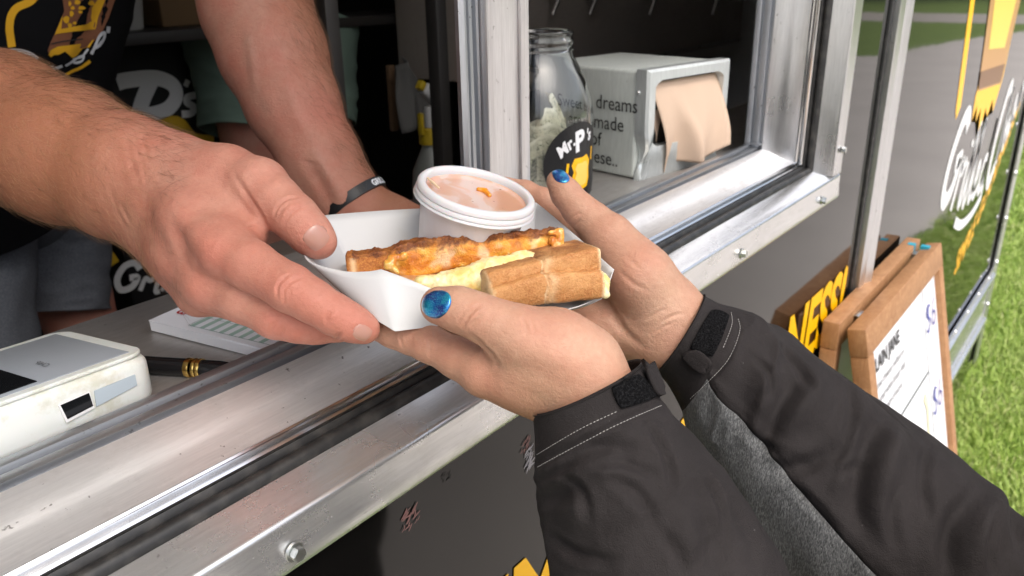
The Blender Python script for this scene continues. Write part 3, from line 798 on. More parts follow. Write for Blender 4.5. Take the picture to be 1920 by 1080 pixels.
# ---- pen
q0 = on_z(262, 683, CZ + .006); q1 = on_z(432, 694, CZ + .006)
pd_ = unit(q1 - q0)
pen = empty('ballpoint_pen', q0, 'black ballpoint pen with gold rings beside the card terminal', 'pen')
M_PEN = flat('gloss_black_plastic', (.010, .010, .011), .15); M_GOLD = Mat('gold_ring', (.83, .58, .18), .2, 1.0).m
L = np.linalg.norm(q1 - q0); fr = frame(q0, unit(np.cross(pd_, [0, 0, 1])), unit(np.cross(np.cross(pd_, [0, 0, 1]), pd_)), pd_)
kr = .60 * L
lathe('barrel', [(0, -.03), (.0048, -.03), (.0056, -.02), (.0058, kr - .004)], fr, M_PEN, pen, 24)
lathe('cap', [(.0056, kr + .006), (.0056, L * .9), (.004, L + .01), (0, L + .012)], fr, M_PEN, pen, 24)
for a, b in ((-.0045, -.001), (.0008, .003), (.0035, .0062)):
    lathe('ring', [(.0050, kr + a), (.0062, kr + a), (.0065, kr + (a + b) / 2), (.0062, kr + b), (.0050, kr + b)], fr, M_GOLD, pen, 28)

# ---- menu board on the grass: hinged A-frame
M_WOOD = Mat('weathered_pine', (.38, .19, .08), .6)
_g = M_WOOD.noise(14, 6, .65, M_WOOD.coord(scale=(3, 3, 3)), 1.2); _g2 = M_WOOD.noise(70, 4, .6, M_WOOD.coord(scale=(1, 8, .25)))
M_WOOD.set('Base Color', M_WOOD.mix(M_WOOD.maprange(_g2, .3, .7, 0, .8), M_WOOD.ramp(_g, [(.3, (.28, .13, .055)), (.7, (.48, .27, .13))]), (.30, .15, .065))); M_WOOD.bump(_g2, .3, .002); M_WOOD = M_WOOD.m
M_BOARD = flat('white_board', (.80, .82, .86), .25); M_TEAL = flat('teal_tape', (.02, .30, .42), .6)
SX0, SX1, SZT = 1.146, 1.634, zc(-.49)
sign = empty('menu_board', ((SX0 + SX1) / 2, .2, 0), 'wooden framed whiteboard menu stand on the grass by the truck', 'menu stand')
def half(y0, lean, nm, t):
    Lh = (SZT - .004) / math.cos(lean); w = SX1 - SX0
    zdir = np.array([0, math.sin(lean), math.cos(lean)]); ydir = np.array([0, math.cos(lean), -math.sin(lean)])
    m = frame(np.array([SX0, y0, SZT]) - zdir * Lh, (1, 0, 0), ydir, zdir)
    b = .029
    box(nm + '_post', (0, 0, 0), (b, t, Lh - .0442), M_WOOD, sign, .002, 2, m)
    box(nm + '_post', (w - b, 0, 0), (w, t, Lh - .0442), M_WOOD, sign, .002, 2, m)
    box(nm + '_top_rail', (0, -.0004, Lh - .044), (w, t + .0004, Lh), M_WOOD, sign, .002, 2, m)
    box(nm + '_bottom_rail', (b + .0004, .001, .10), (w - b - .0004, t - .001, .15), M_WOOD, sign, .002, 2, m)
    pn = box(nm + '_panel', (b + .0005, t * .40, .1505), (w - b - .0005, t * .40 + .006, Lh - .0445), M_BOARD, sign, 0, 1, m)
    return m, Lh, w, b, t, pn
mF, Lh, w_, b_, t_, pnl = half(.254, math.radians(13), 'front', .026)
mR, *_r = half(.290, 0.0, 'rear', .024)
for x in (.07, .42):
    box('hinge', (SX0 + x, .2805, SZT - .012), (SX0 + x + .026, .2895, SZT - .0105), M_ZINC, sign, .0004)
box('tape', (SX1 - .05, .2645, SZT - .02), (SX1 - .036, .279, SZT + .0012), M_TEAL, sign)
box('tape', (SX1 - .05, .2895, SZT - .02), (SX1 - .036, .302, SZT + .0012), M_TEAL, sign)
# board face: frame with x right, y up, facing out
yF = t_ * .40
mB = mF @ Matrix(((1, 0, 0, 0), (0, 0, -1, yF - .0012), (0, 1, 0, 0), (0, 0, 0, 1)))
M_GRLN = flat('board_rule', (.10, .12, .12), .5); M_BLUEM = flat('blue_marker', (.03, .05, .28), .4); M_CYAN = flat('cyan_marker', (.06, .35, .65), .4); M_STAIN = flat('faint_yellow', (.72, .70, .45), .5)
zr = [Lh - .05 - (k + 1) * .162 for k in range(5)]
rects('rule', [(b_, z, w_ - .125, z + .004) for z in zr] + [(w_ - .127, .151, w_ - .124, Lh - .051)], mB, M_GRLN, pnl)
rows = [('PLAIN JANE', ('Three cheeses melted on', 'toasted white bread. Add', 'your choice of extras'), '$6'), ('Vermonter', ('Cheddar, ham, apple and', 'maple mustard'), '$6'), ('Veggie', ('Tomato, spinach, pesto', 'and mozzarella'), '$7'), ('Jalapeno', ('Pepper jack, bacon', 'and peppers'), '$7'), ('Meaty', ('Ham, bacon, cheddar', ''), '$7')]
for k, (t1, ls, pr) in enumerate(rows):
    zt_ = Lh - .05 - k * .162
    text('menu_lettering', t1, .030, mB @ Matrix.Translation((b_ + .012, zt_ - .040, .0004)), M_INK if k == 0 else M_CYAN, pnl, shear=.15, offset=.0008)
    for j, s in enumerate(ls):
        if s: text('menu_lettering', s, .017, mB @ Matrix.Translation((b_ + .012, zt_ - .068 - j * .024, .0004)), M_INK, pnl, shear=.2)
    text('price', pr, .06, mB @ Matrix.Translation((w_ - .117, zt_ - .10, .0004)), M_BLUEM, pnl, shear=.2, offset=-.0012, fit=(.070, .060))
    if k: strokes('stain', [([(w_ - .17, zt_ - .03), (w_ - .155, zt_ - .06), (w_ - .165, zt_ - .12)], .018)], mB @ Matrix.Translation((0, 0, .0002)), M_STAIN, pnl)

# ================================================================ dim things further inside
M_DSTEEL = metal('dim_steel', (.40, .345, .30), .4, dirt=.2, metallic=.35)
# hanging stainless hood panel with bent hooks
hy = 1.05
a0 = on_y(700, 78, hy); a1 = on_y(1388, 78, hy)
hood = empty('hood_panel', ((a0[0] + a1[0]) / 2, hy, a1[2]), 'dark stainless hood panel with a row of bent hooks', 'hood panel')
box('panel', (a0[0] + .35, hy, a1[2]), (a1[0], hy + .3, TOP - .001), M_DSTEEL, hood, .004)
box('panel_lip', (a0[0] + .35, hy - .006, a1[2] + .006), (a1[0] - .004, hy - .001, a1[2] + .012), M_STEEL, hood, .001)
for px in (1030, 1100, 1212, 1330):
    h0 = on_y(px, 2, hy - .012); h1 = on_y(px + 6, 28, hy - .03)
    tube('hook', [h0 + [-.004, .012, .012], h0 + [0, -.016, .010], h0 + [.002, -.022, 0], h1], [.006, .0055, .005, .0045], M_STEEL, hood, 10)
# wall shelf at the right
s0 = on_y(1340, 130, 1.3); s1 = on_y(1500, 130, 1.3)
shelf = box('wall_shelf', (s0[0] - .3, 1.3, s0[2] - .085), (XE - .15, 1.55, s0[2]), M_DSTEEL, None, .003)
tag(shelf, 'dim steel wall shelf behind the napkin dispenser', 'shelf')
# printed banner on the back wall
by = 1.62
M_BAN = flat('banner_black', (.006, .006, .006), .5); M_BANW = flat('banner_grey_white', (.72, .72, .70), .5); M_BANY = flat('banner_yellow', (.62, .38, .02), .5)
bA = on_y(150, 60, by); bB = on_y(540, 640, by)
ban = empty('printed_banner', ((bA[0] + bB[0]) / 2, by, bB[2]), 'black printed banner with big white letters behind the counter', 'banner')
box('banner_sheet', (bA[0], by, bB[2] - .3), (bB[0] + .1, by + .006, bA[2] + .1), M_BAN, ban)
def bp(px, py): q = on_y(px, py, by); return np.array([q[0], q[2]])
mBn = frame((0, by - .0015, 0), (1, 0, 0), (0, 0, 1), (0, -1, 0))
def bst(name, lst, mat, off=0.0): strokes(name, [([bp(*p) for p in pts], w) for pts, w in lst], mBn @ Matrix.Translation((0, 0, off)), mat, ban)
kpx = 1 / FOC * 1.95
bst('banner_lettering', [([(219, 155), (240, 150), (290, 146), (322, 158), (330, 180), (315, 203), (285, 214), (262, 213)], 24 * kpx), ([(283, 152), (268, 185), (258, 218), (255, 228)], 25 * kpx)], M_BANW)
bst('banner_lettering', [([(368, 178), (352, 182), (350, 192), (362, 200), (358, 212), (340, 214)], 12 * kpx), ([(352, 150), (347, 162)], 9 * kpx)], M_BANW)
bst('banner_lettering', [([(262, 505), (252, 493), (232, 500), (219, 524), (226, 543), (246, 538), (257, 520), (242, 521)], 11 * kpx), ([(262, 545), (272, 522), (280, 526), (288, 522)], 8 * kpx), ([(297, 524), (291, 546), (299, 546)], 8 * kpx), ([(301, 509), (300, 512)], 8 * kpx), ([(302, 545), (324, 512), (318, 508), (310, 535), (316, 547)], 7 * kpx), ([(318, 546), (341, 511), (335, 507), (327, 535), (333, 547)], 7 * kpx), ([(336, 546), (352, 535), (350, 525), (343, 532), (346, 547), (362, 543)], 7 * kpx), ([(388, 527), (374, 530), (370, 544), (380, 547), (398, 510), (388, 546)], 8 * kpx)], M_BANW)
bst('banner_stripe', [([(196, 466), (216, 494)], 15 * kpx)], M_BANY); bst('banner_stripe', [([(275, 470), (330, 478)], 12 * kpx)], M_BANY)
bst('banner_picture', [([(285, 245), (330, 232), (360, 262), (400, 268)], 26 * kpx)], M_BANY)
# spray bottle
sb = on_y(812, 330, .95)
spray = empty('spray_bottle', (sb[0], sb[1], sb[2] - .14), 'white spray bottle with yellow collar and trigger in the dark galley', 'spray bottle')
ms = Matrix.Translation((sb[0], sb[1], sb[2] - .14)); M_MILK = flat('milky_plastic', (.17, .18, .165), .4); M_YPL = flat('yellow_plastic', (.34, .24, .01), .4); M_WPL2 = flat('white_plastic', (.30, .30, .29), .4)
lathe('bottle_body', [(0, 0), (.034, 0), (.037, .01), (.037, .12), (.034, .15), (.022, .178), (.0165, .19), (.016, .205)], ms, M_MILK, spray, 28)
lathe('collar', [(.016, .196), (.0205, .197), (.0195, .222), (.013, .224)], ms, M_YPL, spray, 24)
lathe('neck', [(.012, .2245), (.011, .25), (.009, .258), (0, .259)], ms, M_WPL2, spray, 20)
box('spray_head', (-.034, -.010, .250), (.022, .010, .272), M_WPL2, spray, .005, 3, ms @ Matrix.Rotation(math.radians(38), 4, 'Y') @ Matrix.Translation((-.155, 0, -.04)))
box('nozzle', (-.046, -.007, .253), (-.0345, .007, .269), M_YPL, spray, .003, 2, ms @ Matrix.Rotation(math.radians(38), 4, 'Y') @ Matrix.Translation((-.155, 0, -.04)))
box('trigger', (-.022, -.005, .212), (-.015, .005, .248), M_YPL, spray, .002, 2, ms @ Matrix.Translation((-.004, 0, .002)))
# galley shelf carrying the bottle and other dim stock
gz = sb[2] - .141
gs = empty('galley_shelf', (sb[0], .95, gz - .03), 'dark galley shelf holding the spray bottle', 'shelf')
box('shelf_board', (sb[0] - .30, .84, gz - .03), (sb[0] + .45, 1.25, gz - .0005), M_DSTEEL, gs, .003)
for x in (sb[0] - .29, sb[0] - .085):
    box('upright', (x, .845, zc(-1.12)), (x + .022, .868, TOP - .002), M_DARK, gs, .002)
tw = on_y(783, 180, 1.2)
V, F = [], []
for i in range(13):
    for j in range(13):
        u, v = i / 12, j / 12
        V.append((tw[0] - .05 + .11 * u * (.25 + .75 * v), 1.2 + .012 * math.sin(u * 8 + v * 3), tw[2] + .06 - .13 * v + .02 * u))
for i in range(12):
    for j in range(12): F.append((i * 13 + j, i * 13 + j + 1, (i + 1) * 13 + j + 1, (i + 1) * 13 + j))
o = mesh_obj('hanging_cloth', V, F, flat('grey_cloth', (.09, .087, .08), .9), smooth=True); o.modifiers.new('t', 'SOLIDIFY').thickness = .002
tag(o, 'pale grey cloth hanging behind the spray bottle', 'cloth')
c0 = on_y(739, 178, 1.25)
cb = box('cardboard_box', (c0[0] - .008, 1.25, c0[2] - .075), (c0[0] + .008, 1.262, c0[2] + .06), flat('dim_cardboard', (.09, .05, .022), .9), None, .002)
tag(cb, 'narrow brown cardboard strip in the dark behind the upright', 'cardboard')
gb = on_y(850, 300, 1.1)
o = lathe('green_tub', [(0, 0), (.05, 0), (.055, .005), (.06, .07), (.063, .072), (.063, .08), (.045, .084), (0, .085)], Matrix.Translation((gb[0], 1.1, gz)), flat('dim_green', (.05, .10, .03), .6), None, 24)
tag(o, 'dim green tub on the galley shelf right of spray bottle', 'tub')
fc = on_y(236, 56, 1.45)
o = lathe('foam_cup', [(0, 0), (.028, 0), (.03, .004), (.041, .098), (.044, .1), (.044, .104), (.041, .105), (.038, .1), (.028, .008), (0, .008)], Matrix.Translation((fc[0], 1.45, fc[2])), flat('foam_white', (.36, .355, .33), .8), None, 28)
tag(o, 'white foam cup on the back shelf above the banner', 'cup')
bs = box('back_shelf', (fc[0] - .5, 1.36, fc[2] - .02), (fc[0] + .75, 1.58, fc[2] - .0005), M_DARK, None, .002)
tag(bs, 'dim steel back shelf under the foam cup', 'shelf')
cr = on_y(300, 30, 1.48)
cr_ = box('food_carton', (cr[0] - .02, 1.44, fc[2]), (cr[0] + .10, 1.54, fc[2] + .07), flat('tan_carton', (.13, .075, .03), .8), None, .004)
tag(cr_, 'tan carton on the back shelf beside the foam cup', 'carton')
# ================================================================ implicit-surface modelling (camera axes, millimetres)
def seg_dist(p, a, b):
    ab = b - a; t = np.clip(((p - a) @ ab) / max(ab @ ab, 1e-9), 0, 1)
    return np.linalg.norm(p - a - t[:, None] * ab, axis=1), t
class Cone:
    def __init__(s, a, b, ra, rb, flat=None):
        s.a, s.b, s.ra, s.rb = np.asarray(a, float), np.asarray(b, float), float(ra), float(rb)
        s.flat = None
        if flat is not None:
            n = np.asarray(flat[0], float); s.flat = (n / np.linalg.norm(n), flat[1])
        m = max(ra, rb) * (1 if flat is None else max(1, flat[1])); s.lo = np.minimum(s.a, s.b) - m; s.hi = np.maximum(s.a, s.b) + m
    def __call__(s, p):
        a, b, r1, r2 = s.a, s.b, s.ra, s.rb
        if s.flat is not None:
            n, k = s.flat; h = (p - a) @ n; hb = (b - a) @ n
            p = p + np.outer(h * (1 / k - 1), n); b = b + n * hb * (1 / k - 1)
        ba = b - a; l2 = ba @ ba
        if l2 < 1e-6: return np.linalg.norm(p - a, axis=1) - r1
        rr = r1 - r2; a2 = l2 - rr * rr; il2 = 1 / l2
        pa = p - a; y = pa @ ba; z = y - l2
        q = pa * l2 - np.outer(y, ba); x2 = np.einsum('ij,ij->i', q, q)
        y2 = y * y * l2; z2 = z * z * l2; k = np.sign(rr) * rr * rr * x2
        d = (np.sqrt(np.maximum(x2 * a2 * il2, 0)) + y * rr) * il2 - r1
        m1 = np.sign(y) * a2 * y2 < k; d = np.where(m1, np.sqrt(x2 + y2) * il2 - r1, d)
        m2 = np.sign(z) * a2 * z2 > k; d = np.where(m2, np.sqrt(x2 + z2) * il2 - r2, d)
        return d
class RBox:
    def __init__(s, c, ax, half, r):
        s.c = np.asarray(c, float); s.ax = np.asarray(ax, float); s.h = np.asarray(half, float); s.r = r
        e = np.abs(s.ax.T) @ s.h; s.lo, s.hi = s.c - e, s.c + e
    def __call__(s, p):
        q = np.abs((p - s.c) @ s.ax.T) - (s.h - s.r)
        return np.linalg.norm(np.maximum(q, 0), axis=1) + np.minimum(q.max(1), 0) - s.r
def smin(a, b, k):
    h = np.clip(.5 + .5 * (b - a) / k, 0, 1); return b + (a - b) * h - k * h * (1 - h)
class Group:                                # smooth union of members
    def __init__(s, items, k):
        s.items, s.k = items, k
        s.lo = np.min([i.lo for i in items], 0); s.hi = np.max([i.hi for i in items], 0)
    def __call__(s, p):
        d = None
        for it in s.items:
            e = it(p); d = e if d is None else smin(d, e, s.k)
        return d
class Hand:                                 # palm group + fingers that blend with the palm but only touch each other
    def __init__(s, palm, fingers, k=6.0):
        s.palm, s.fingers, s.k = palm, fingers, k
        al = [palm] + fingers; s.lo = np.min([i.lo for i in al], 0); s.hi = np.max([i.hi for i in al], 0)
    def __call__(s, p):
        dp = s.palm(p); d = dp
        for f in s.fingers:
            df = np.full(len(p), 1e3); m = np.all((p > f.lo - 25) & (p < f.hi + 25), axis=1)
            if m.any():
                df[m] = smin(dp[m], f(p[m]), s.k); d = smin(d, np.where(m, df, 1e3), .8)
        return d
def surface(sdf, h, clip=None, pad=4):
    lo, hi = sdf.lo - pad, sdf.hi + pad
    if clip is not None: lo = np.maximum(lo, clip[0]); hi = np.minimum(hi, clip[1])
    n = np.ceil((hi - lo) / h).astype(int) + 1
    # coarse pass
    cs = 5; nc = (n + cs - 1) // cs + 1
    g = np.stack(np.meshgrid(*[lo[i] + np.arange(nc[i]) * cs * h for i in range(3)], indexing='ij'), -1).reshape(-1, 3)
    dc = sdf(g).reshape(nc)
    near = np.abs(dc) < cs * h * 2.2
    full = np.repeat(np.repeat(np.repeat(dc, cs, 0), cs, 1), cs, 2)
    nr = np.repeat(np.repeat(np.repeat(near, cs, 0), cs, 1), cs, 2)
    for ax in range(3):                     # block i covers points i*cs .. i*cs+cs-1: also needed where the next corner is near
        sh = np.roll(near, -1, ax); near = near | sh
    nr = np.repeat(np.repeat(np.repeat(near, cs, 0), cs, 1), cs, 2)[:n[0], :n[1], :n[2]]
    D = full[:n[0], :n[1], :n[2]].copy()
    idx = np.argwhere(nr)
    pts = lo + idx * h
    out = np.empty(len(pts))
    for s in range(0, len(pts), 400000): out[s:s + 400000] = sdf(pts[s:s + 400000])
    D[nr] = out
    return nets(D, lo, h)
def nets(D, lo, h):
    S = D < 0
    c = [S[i:S.shape[0] - 1 + i, j:S.shape[1] - 1 + j, k:S.shape[2] - 1 + k] for i in (0, 1) for j in (0, 1) for k in (0, 1)]
    cnt = sum(x.astype(np.int8) for x in c); act = (cnt > 0) & (cnt < 8)
    idx = np.argwhere(act); vid = -np.ones(act.shape, int); vid[act] = np.arange(len(idx))
    acc = np.zeros((len(idx), 3)); num = np.zeros(len(idx))
    co = [(i, j, k) for i in (0, 1) for j in (0, 1) for k in (0, 1)]
    val = [D[idx[:, 0] + i, idx[:, 1] + j, idx[:, 2] + k] for i, j, k in co]
    for a in range(8):
        for b in range(a + 1, 8):
            if sum(abs(co[a][t] - co[b][t]) for t in range(3)) != 1: continue
            m = (val[a] < 0) != (val[b] < 0)
            t = np.where(m, val[a] / np.where(m, val[a] - val[b], 1), 0)
            p = np.array(co[a]) + t[:, None] * (np.array(co[b]) - np.array(co[a]))
            acc += p * m[:, None]; num += m
    V = lo + (idx + acc / num[:, None]) * h
    F = []
    for ax in range(3):
        o1, o2 = [(1, 2), (2, 0), (0, 1)][ax]
        sl0 = [slice(None)] * 3; sl1 = [slice(None)] * 3
        sl0[ax] = slice(0, -1); sl1[ax] = slice(1, None)
        A, B = S[tuple(sl0)], S[tuple(sl1)]
        e = np.argwhere(A != B)
        ok = (e[:, o1] > 0) & (e[:, o2] > 0) & (e[:, o1] < S.shape[o1] - 1) & (e[:, o2] < S.shape[o2] - 1)
        e = e[ok]; inside = A[tuple(e.T)]
        def cell(d1, d2):
            q = e.copy(); q[:, o1] -= d1; q[:, o2] -= d2; return vid[tuple(q.T)]
        q = np.stack([cell(1, 1), cell(0, 1), cell(0, 0), cell(1, 0)], 1)
        q[~inside] = q[~inside][:, ::-1]; F.append(q)
    return V, np.concatenate(F)
def vnormals(V, F):
    n = np.zeros_like(V); fn = np.cross(V[F[:, 2]] - V[F[:, 0]], V[F[:, 3]] - V[F[:, 1]])
    for k in range(4): np.add.at(n, F[:, k], fn)
    return n / (np.linalg.norm(n, axis=1)[:, None] + 1e-12)
class Surf:
    """sampled implicit surface with creases, bumps and painted tone fields, all placed on the surface itself"""
    def __init__(s, sdf, h, clip=None):
        s.sdf = sdf; s.V, s.F = surface(sdf, h, clip); s.N = vnormals(s.V, s.F)
        s.bvh = BVHTree.FromPolygons([tuple(v) for v in s.V], [tuple(f) for f in s.F])
        s.disp = np.zeros(len(s.V)); s.tone = {}
    def hit(s, px, py):
        d = Vector(((px - CX) / FOC, (py - CY) / FOC, 1.0)); 
        r = s.bvh.ray_cast(Vector((0, 0, 0)), d)
        return (np.array(r[0]), np.array(r[1])) if r[0] is not None else (None, None)
    def line(s, pts, depth, width, taper=True):
        q = [s.hit(*p)[0] for p in catmull(pts, 5)]; q = [x for x in q if x is not None]
        if len(q) < 2: return s
        q = np.array(q); m = np.all((s.V > q.min(0) - 4 * width) & (s.V < q.max(0) + 4 * width), axis=1); ii = np.nonzero(m)[0]
        if not len(ii): return s
        best = np.full(len(ii), 1e9); par = np.zeros(len(ii)); n = len(q) - 1
        for k in range(n):
            d, t = seg_dist(s.V[ii], q[k], q[k + 1]); u = d < best; best[u] = d[u]; par[u] = (k + t[u]) / n
        am = np.sin(np.pi * np.clip(par, .04, .96)) ** .6 if taper else 1.0
        s.disp[ii] -= depth * am * (np.exp(-(best / width) ** 2) - .32 * np.exp(-((best - 2.1 * width) / width) ** 2))
        return s
    def bumpat(s, px, py, hgt, rad):
        c, n = s.hit(px, py)
        if c is not None: s.disp += hgt * np.exp(-np.sum((s.V - c) ** 2, 1) / rad ** 2)
        return s
    def paint(s, name, px, py, amt, rad):
        c, n = s.hit(px, py)
        if c is not None:
            f = s.tone.setdefault(name, np.zeros(len(s.V))); f += amt * np.exp(-np.sum((s.V - c) ** 2, 1) / rad ** 2)
        return s
    def finish(s): return s.V + s.N * s.disp[:, None]
    def nail(s, px, py, tdir, length, width, lift=.5, arch=0.0, round_tip=.7, base_round=.9, n=(15, 15), over=0.0, sink=1.6):
        # plate on the surface: centre under pixel, tdir = pixel direction towards the tip
        c, nr = s.hit(px, py); V = s.finish()
        c2, _ = s.hit(px + tdir[0], py + tdir[1])
        if c2 is None: c2 = c + np.array([tdir[0], tdir[1], 0]) * .3
        t = c2 - c; t -= nr * (t @ nr); t /= np.linalg.norm(t); b = np.cross(nr, t)
        P_, Q = [], []
        nu, nv = n
        for i in range(nu):
            for j in range(nv):
                a = -1 + 2 * i / (nu - 1); e = -1 + 2 * j / (nv - 1)
                # square -> superellipse
                k = math.sqrt(max(0, 1 - .5 * e * e * (base_round if a < 0 else round_tip))); m = math.sqrt(max(0, 1 - .5 * a * a * (base_round if a < 0 else round_tip)))
                u = a * k * length / 2; v = e * m * width / 2
                o = c + t * u + b * v + nr * 9
                r = s.bvh.ray_cast(Vector(o), Vector(-nr), 22)
                if r[0] is not None: p = np.array(r[0]); nn = np.array(r[1])
                else:
                    r = s.bvh.find_nearest(Vector(c + t * u + b * v)); p = np.array(r[0]); nn = np.array(r[1])
                if over and a > .5: p = c + t * u + b * v + nr * min(0, (p - c) @ nr * .6)
                edge = max(abs(a), abs(e)) ** 6
                P_.append(p + nr * (lift * (1 - sink * edge)) + 0 * nn); Q.append(edge)
        F = [(i * nv + j, (i + 1) * nv + j, (i + 1) * nv + j + 1, i * nv + j + 1) for i in range(nu - 1) for j in range(nv - 1)]
        return cam2world(P_), F
def world_mesh(name, V, F, mat, parent=None, tones=None, smooth=True, cam_space=True):
    W = cam2world(V) if cam_space else V
    me = bpy.data.meshes.new(name)
    me.vertices.add(len(W)); me.vertices.foreach_set('co', np.ascontiguousarray(W, dtype=np.float32).ravel())
    F = np.asarray(F); nf, k = F.shape
    me.loops.add(nf * k); me.loops.foreach_set('vertex_index', F.ravel().astype(np.int32))
    me.polygons.add(nf); me.polygons.foreach_set('loop_start', np.arange(0, nf * k, k, dtype=np.int32)); me.polygons.foreach_set('loop_total', np.full(nf, k, dtype=np.int32))
    me.update(calc_edges=True); me.validate()
    if smooth: me.polygons.foreach_set('use_smooth', np.ones(nf, dtype=bool))
    for nm, dat in (tones or {}).items():
        at = me.attributes.new(nm, 'FLOAT', 'POINT'); at.data.foreach_set('value', np.asarray(dat, dtype=np.float32))
    me.materials.append(mat)
    return link(bpy.data.objects.new(name, me), parent)
def chain(pts, flat=None):
    """pts: list of (px, py, depth mm, radius mm) -> cones"""
    return [Cone(C(*a[:3]), C(*b[:3]), a[3], b[3], flat) for a, b in zip(pts[:-1], pts[1:])]
def finger(pts, k=3.0, flat=None): return Group(chain(pts, flat), k)
# ================================================================ paper tray, sandwich, dip cup
M_CARD = Mat('white_card', (.53, .535, .545), .55); M_CARD.bump(M_CARD.noise(400, 3), .12, .0004); M_CARD.set('Base Color', M_CARD.mix(M_CARD.maprange(M_CARD.noise(38, 3, .5), .62, .72, 0, .35), M_CARD.ramp(M_CARD.noise(12, 3), [(.3, (.52, .53, .525)), (.7, (.545, .545, .56))]), (.50, .47, .40))); M_CARD = M_CARD.m
def tray_mesh():
    nS = 22
    rim_f = catmull([C(715, 505, 437), C(760, 521, 437), C(806, 540, 438), C(890, 574, 446), C(970, 591, 456), C(1045, 585, 468), C(1106, 566, 479), C(1135, 543, 487), C(1151, 505, 495)], nS)
    bot_f = catmull([C(741, 620.5, 431), C(845, 607, 446), C(960, 592, 462), C(1075, 580, 482), C(1128, 560, 497)], nS)
    rim_r = catmull([C(1151, 505, 495), C(1137, 493, 500), C(1088, 449, 530), C(1040, 408, 556), C(1006, 380, 575)], nS)
    bot_r = catmull([C(1128, 560, 497), C(1050, 500, 540), C(1000, 462, 566)], nS)
    rim_b = catmull([C(1006, 380, 575), C(900, 386, 560), C(790, 391, 548), C(690, 397, 538), C(608, 404, 529)], nS)
    bot_b = catmull([C(1000, 462, 566), C(820, 476, 543), C(652, 490, 520)], nS)
    rim_l = catmull([C(608, 404, 529), C(580, 440, 495), C(570, 468, 466), C(575, 487, 451), C(600, 498, 446), C(650, 509, 441), C(690, 509, 438), C(715, 505, 437)], nS)
    bot_l = catmull([C(652, 490, 520), C(622, 515, 478), C(640, 548, 452), C(690, 588, 438), C(741, 620.5, 431)], nS)
    def res(c, n):
        c = np.array(c); L = np.r_[0, np.cumsum(np.linalg.norm(np.diff(c, axis=0), axis=1))]; t = np.linspace(0, L[-1], n)
        return np.stack([np.interp(t, L, c[:, i]) for i in range(3)], 1)
    N = 40; V, F = [], []; loops_b = []
    rows = 7
    for rim, bot in ((rim_f, bot_f), (rim_r, bot_r), (rim_b, bot_b), (rim_l, bot_l)):
        r, b = res(rim, N), res(bot, N); base = len(V)
        for i in range(N):
            for j in range(rows):
                t = j / (rows - 1); V.append(r[i] * (1 - t) + b[i] * t)
        for i in range(N - 1):
            for j in range(rows - 1): F.append((base + i * rows + j, base + (i + 1) * rows + j, base + (i + 1) * rows + j + 1, base + i * rows + j + 1))
        loops_b.append(b)
    # floor as a Coons patch
    f_, r_, b_, l_ = loops_b; b_ = b_[::-1]; l_ = l_[::-1]
    base = len(V)
    for i in range(N):
        u = i / (N - 1)
        for j in range(N):
            v = j / (N - 1)
            p = (1 - v) * f_[i] + v * b_[i] + (1 - u) * l_[j] + u * r_[j] - ((1 - u) * (1 - v) * f_[0] + u * (1 - v) * f_[-1] + (1 - u) * v * b_[0] + u * v * b_[-1])
            V.append(p)
    for i in range(N - 1):
        for j in range(N - 1): F.append((base + i * N + j, base + i * N + j + 1, base + (i + 1) * N + j + 1, base + (i + 1) * N + j))
    o = mesh_obj('paper_tray', cam2world(V), F, M_CARD)
    bm = bmesh.new(); bm.from_mesh(o.data); bmesh.ops.remove_doubles(bm, verts=bm.verts, dist=2e-5); bmesh.ops.recalc_face_normals(bm, faces=bm.faces); bm.to_mesh(o.data); bm.free()
    sharp_edges(o.data, 62)
    md = o.modifiers.new('card', 'SOLIDIFY'); md.thickness = .0006; md.offset = 0
    return tag(o, 'white paper food tray passed from hand to hand', 'food tray')
tray_mesh()
# tray frame for the food
TN = unit([.155, -.917, -.368]); TU = unit([132, -1, 58]); TU = unit(TU - TN * (TU @ TN)); TW = np.cross(TN, TU)
if TW[2] < 0: TW = -TW
def fbm(p, sc, oct=3, seed=0.0):
    out = np.zeros(len(p))
    for i, q in enumerate(p): out[i] = mnoise.fractal(Vector(q * sc) + Vector((seed, seed * .7, -seed)), 1.0, 2.0, oct)
    return out
def bread_mat(name, crust, pale, dark, scale=1.0):
    m = Mat(name, crust, .6, Subsurface_Weight=.12, Subsurface_Scale=.004)
    m.b.inputs['Subsurface Radius'].default_value = (1, .5, .25)
    co = m.coord('Object', (1, 1, 1))
    n1 = m.noise(48 * scale, 4, .55, co); n2 = m.noise(900, 3, .6, co); n3 = m.voronoi(1100, co)
    c = m.ramp(n1, [(.28, dark), (.48, crust), (.72, pale)])
    c = m.mix(m.maprange(n2, .42, .68, 0, .75), c, pale); n5 = m.noise(230, 5, .7, co); c = m.mix(m.maprange(n5, .48, .68, 0, .5), c, dark)
    t = m.attr('pale'); t2 = m.attr('burnt'); t3 = m.attr('cheese'); c = m.mix(t3, c, m.ramp(m.noise(95, 5, .6, co, .8), [(.30, (.45, .12, .010)), (.45, (.66, .23, .018)), (.60, (.80, .40, .05)), (.74, (.82, .58, .26))]))
    c = m.mix(t, c, (.78, .58, .34)); c = m.mix(t2, c, m.ramp(n2, [(.35, (.075, .018, .005)), (.7, (.26, .075, .015))]))
    m.set('Base Color', c); m.set('Roughness', m.maprange(t3, 0, 1, .62, .28))
    b = m.bump(n3, .3, .0006); b = m.bump(n5, .6, .0012, b); m.bump(n2, .7, .0009, b)
    return m.m
M_CRUST = bread_mat('golden_crust', (.47, .205, .062), (.60, .32, .12), (.36, .13, .032))
M_TOAST = bread_mat('toasted_edge', (.42, .13, .018), (.60, .26, .05), (.22, .05, .008))
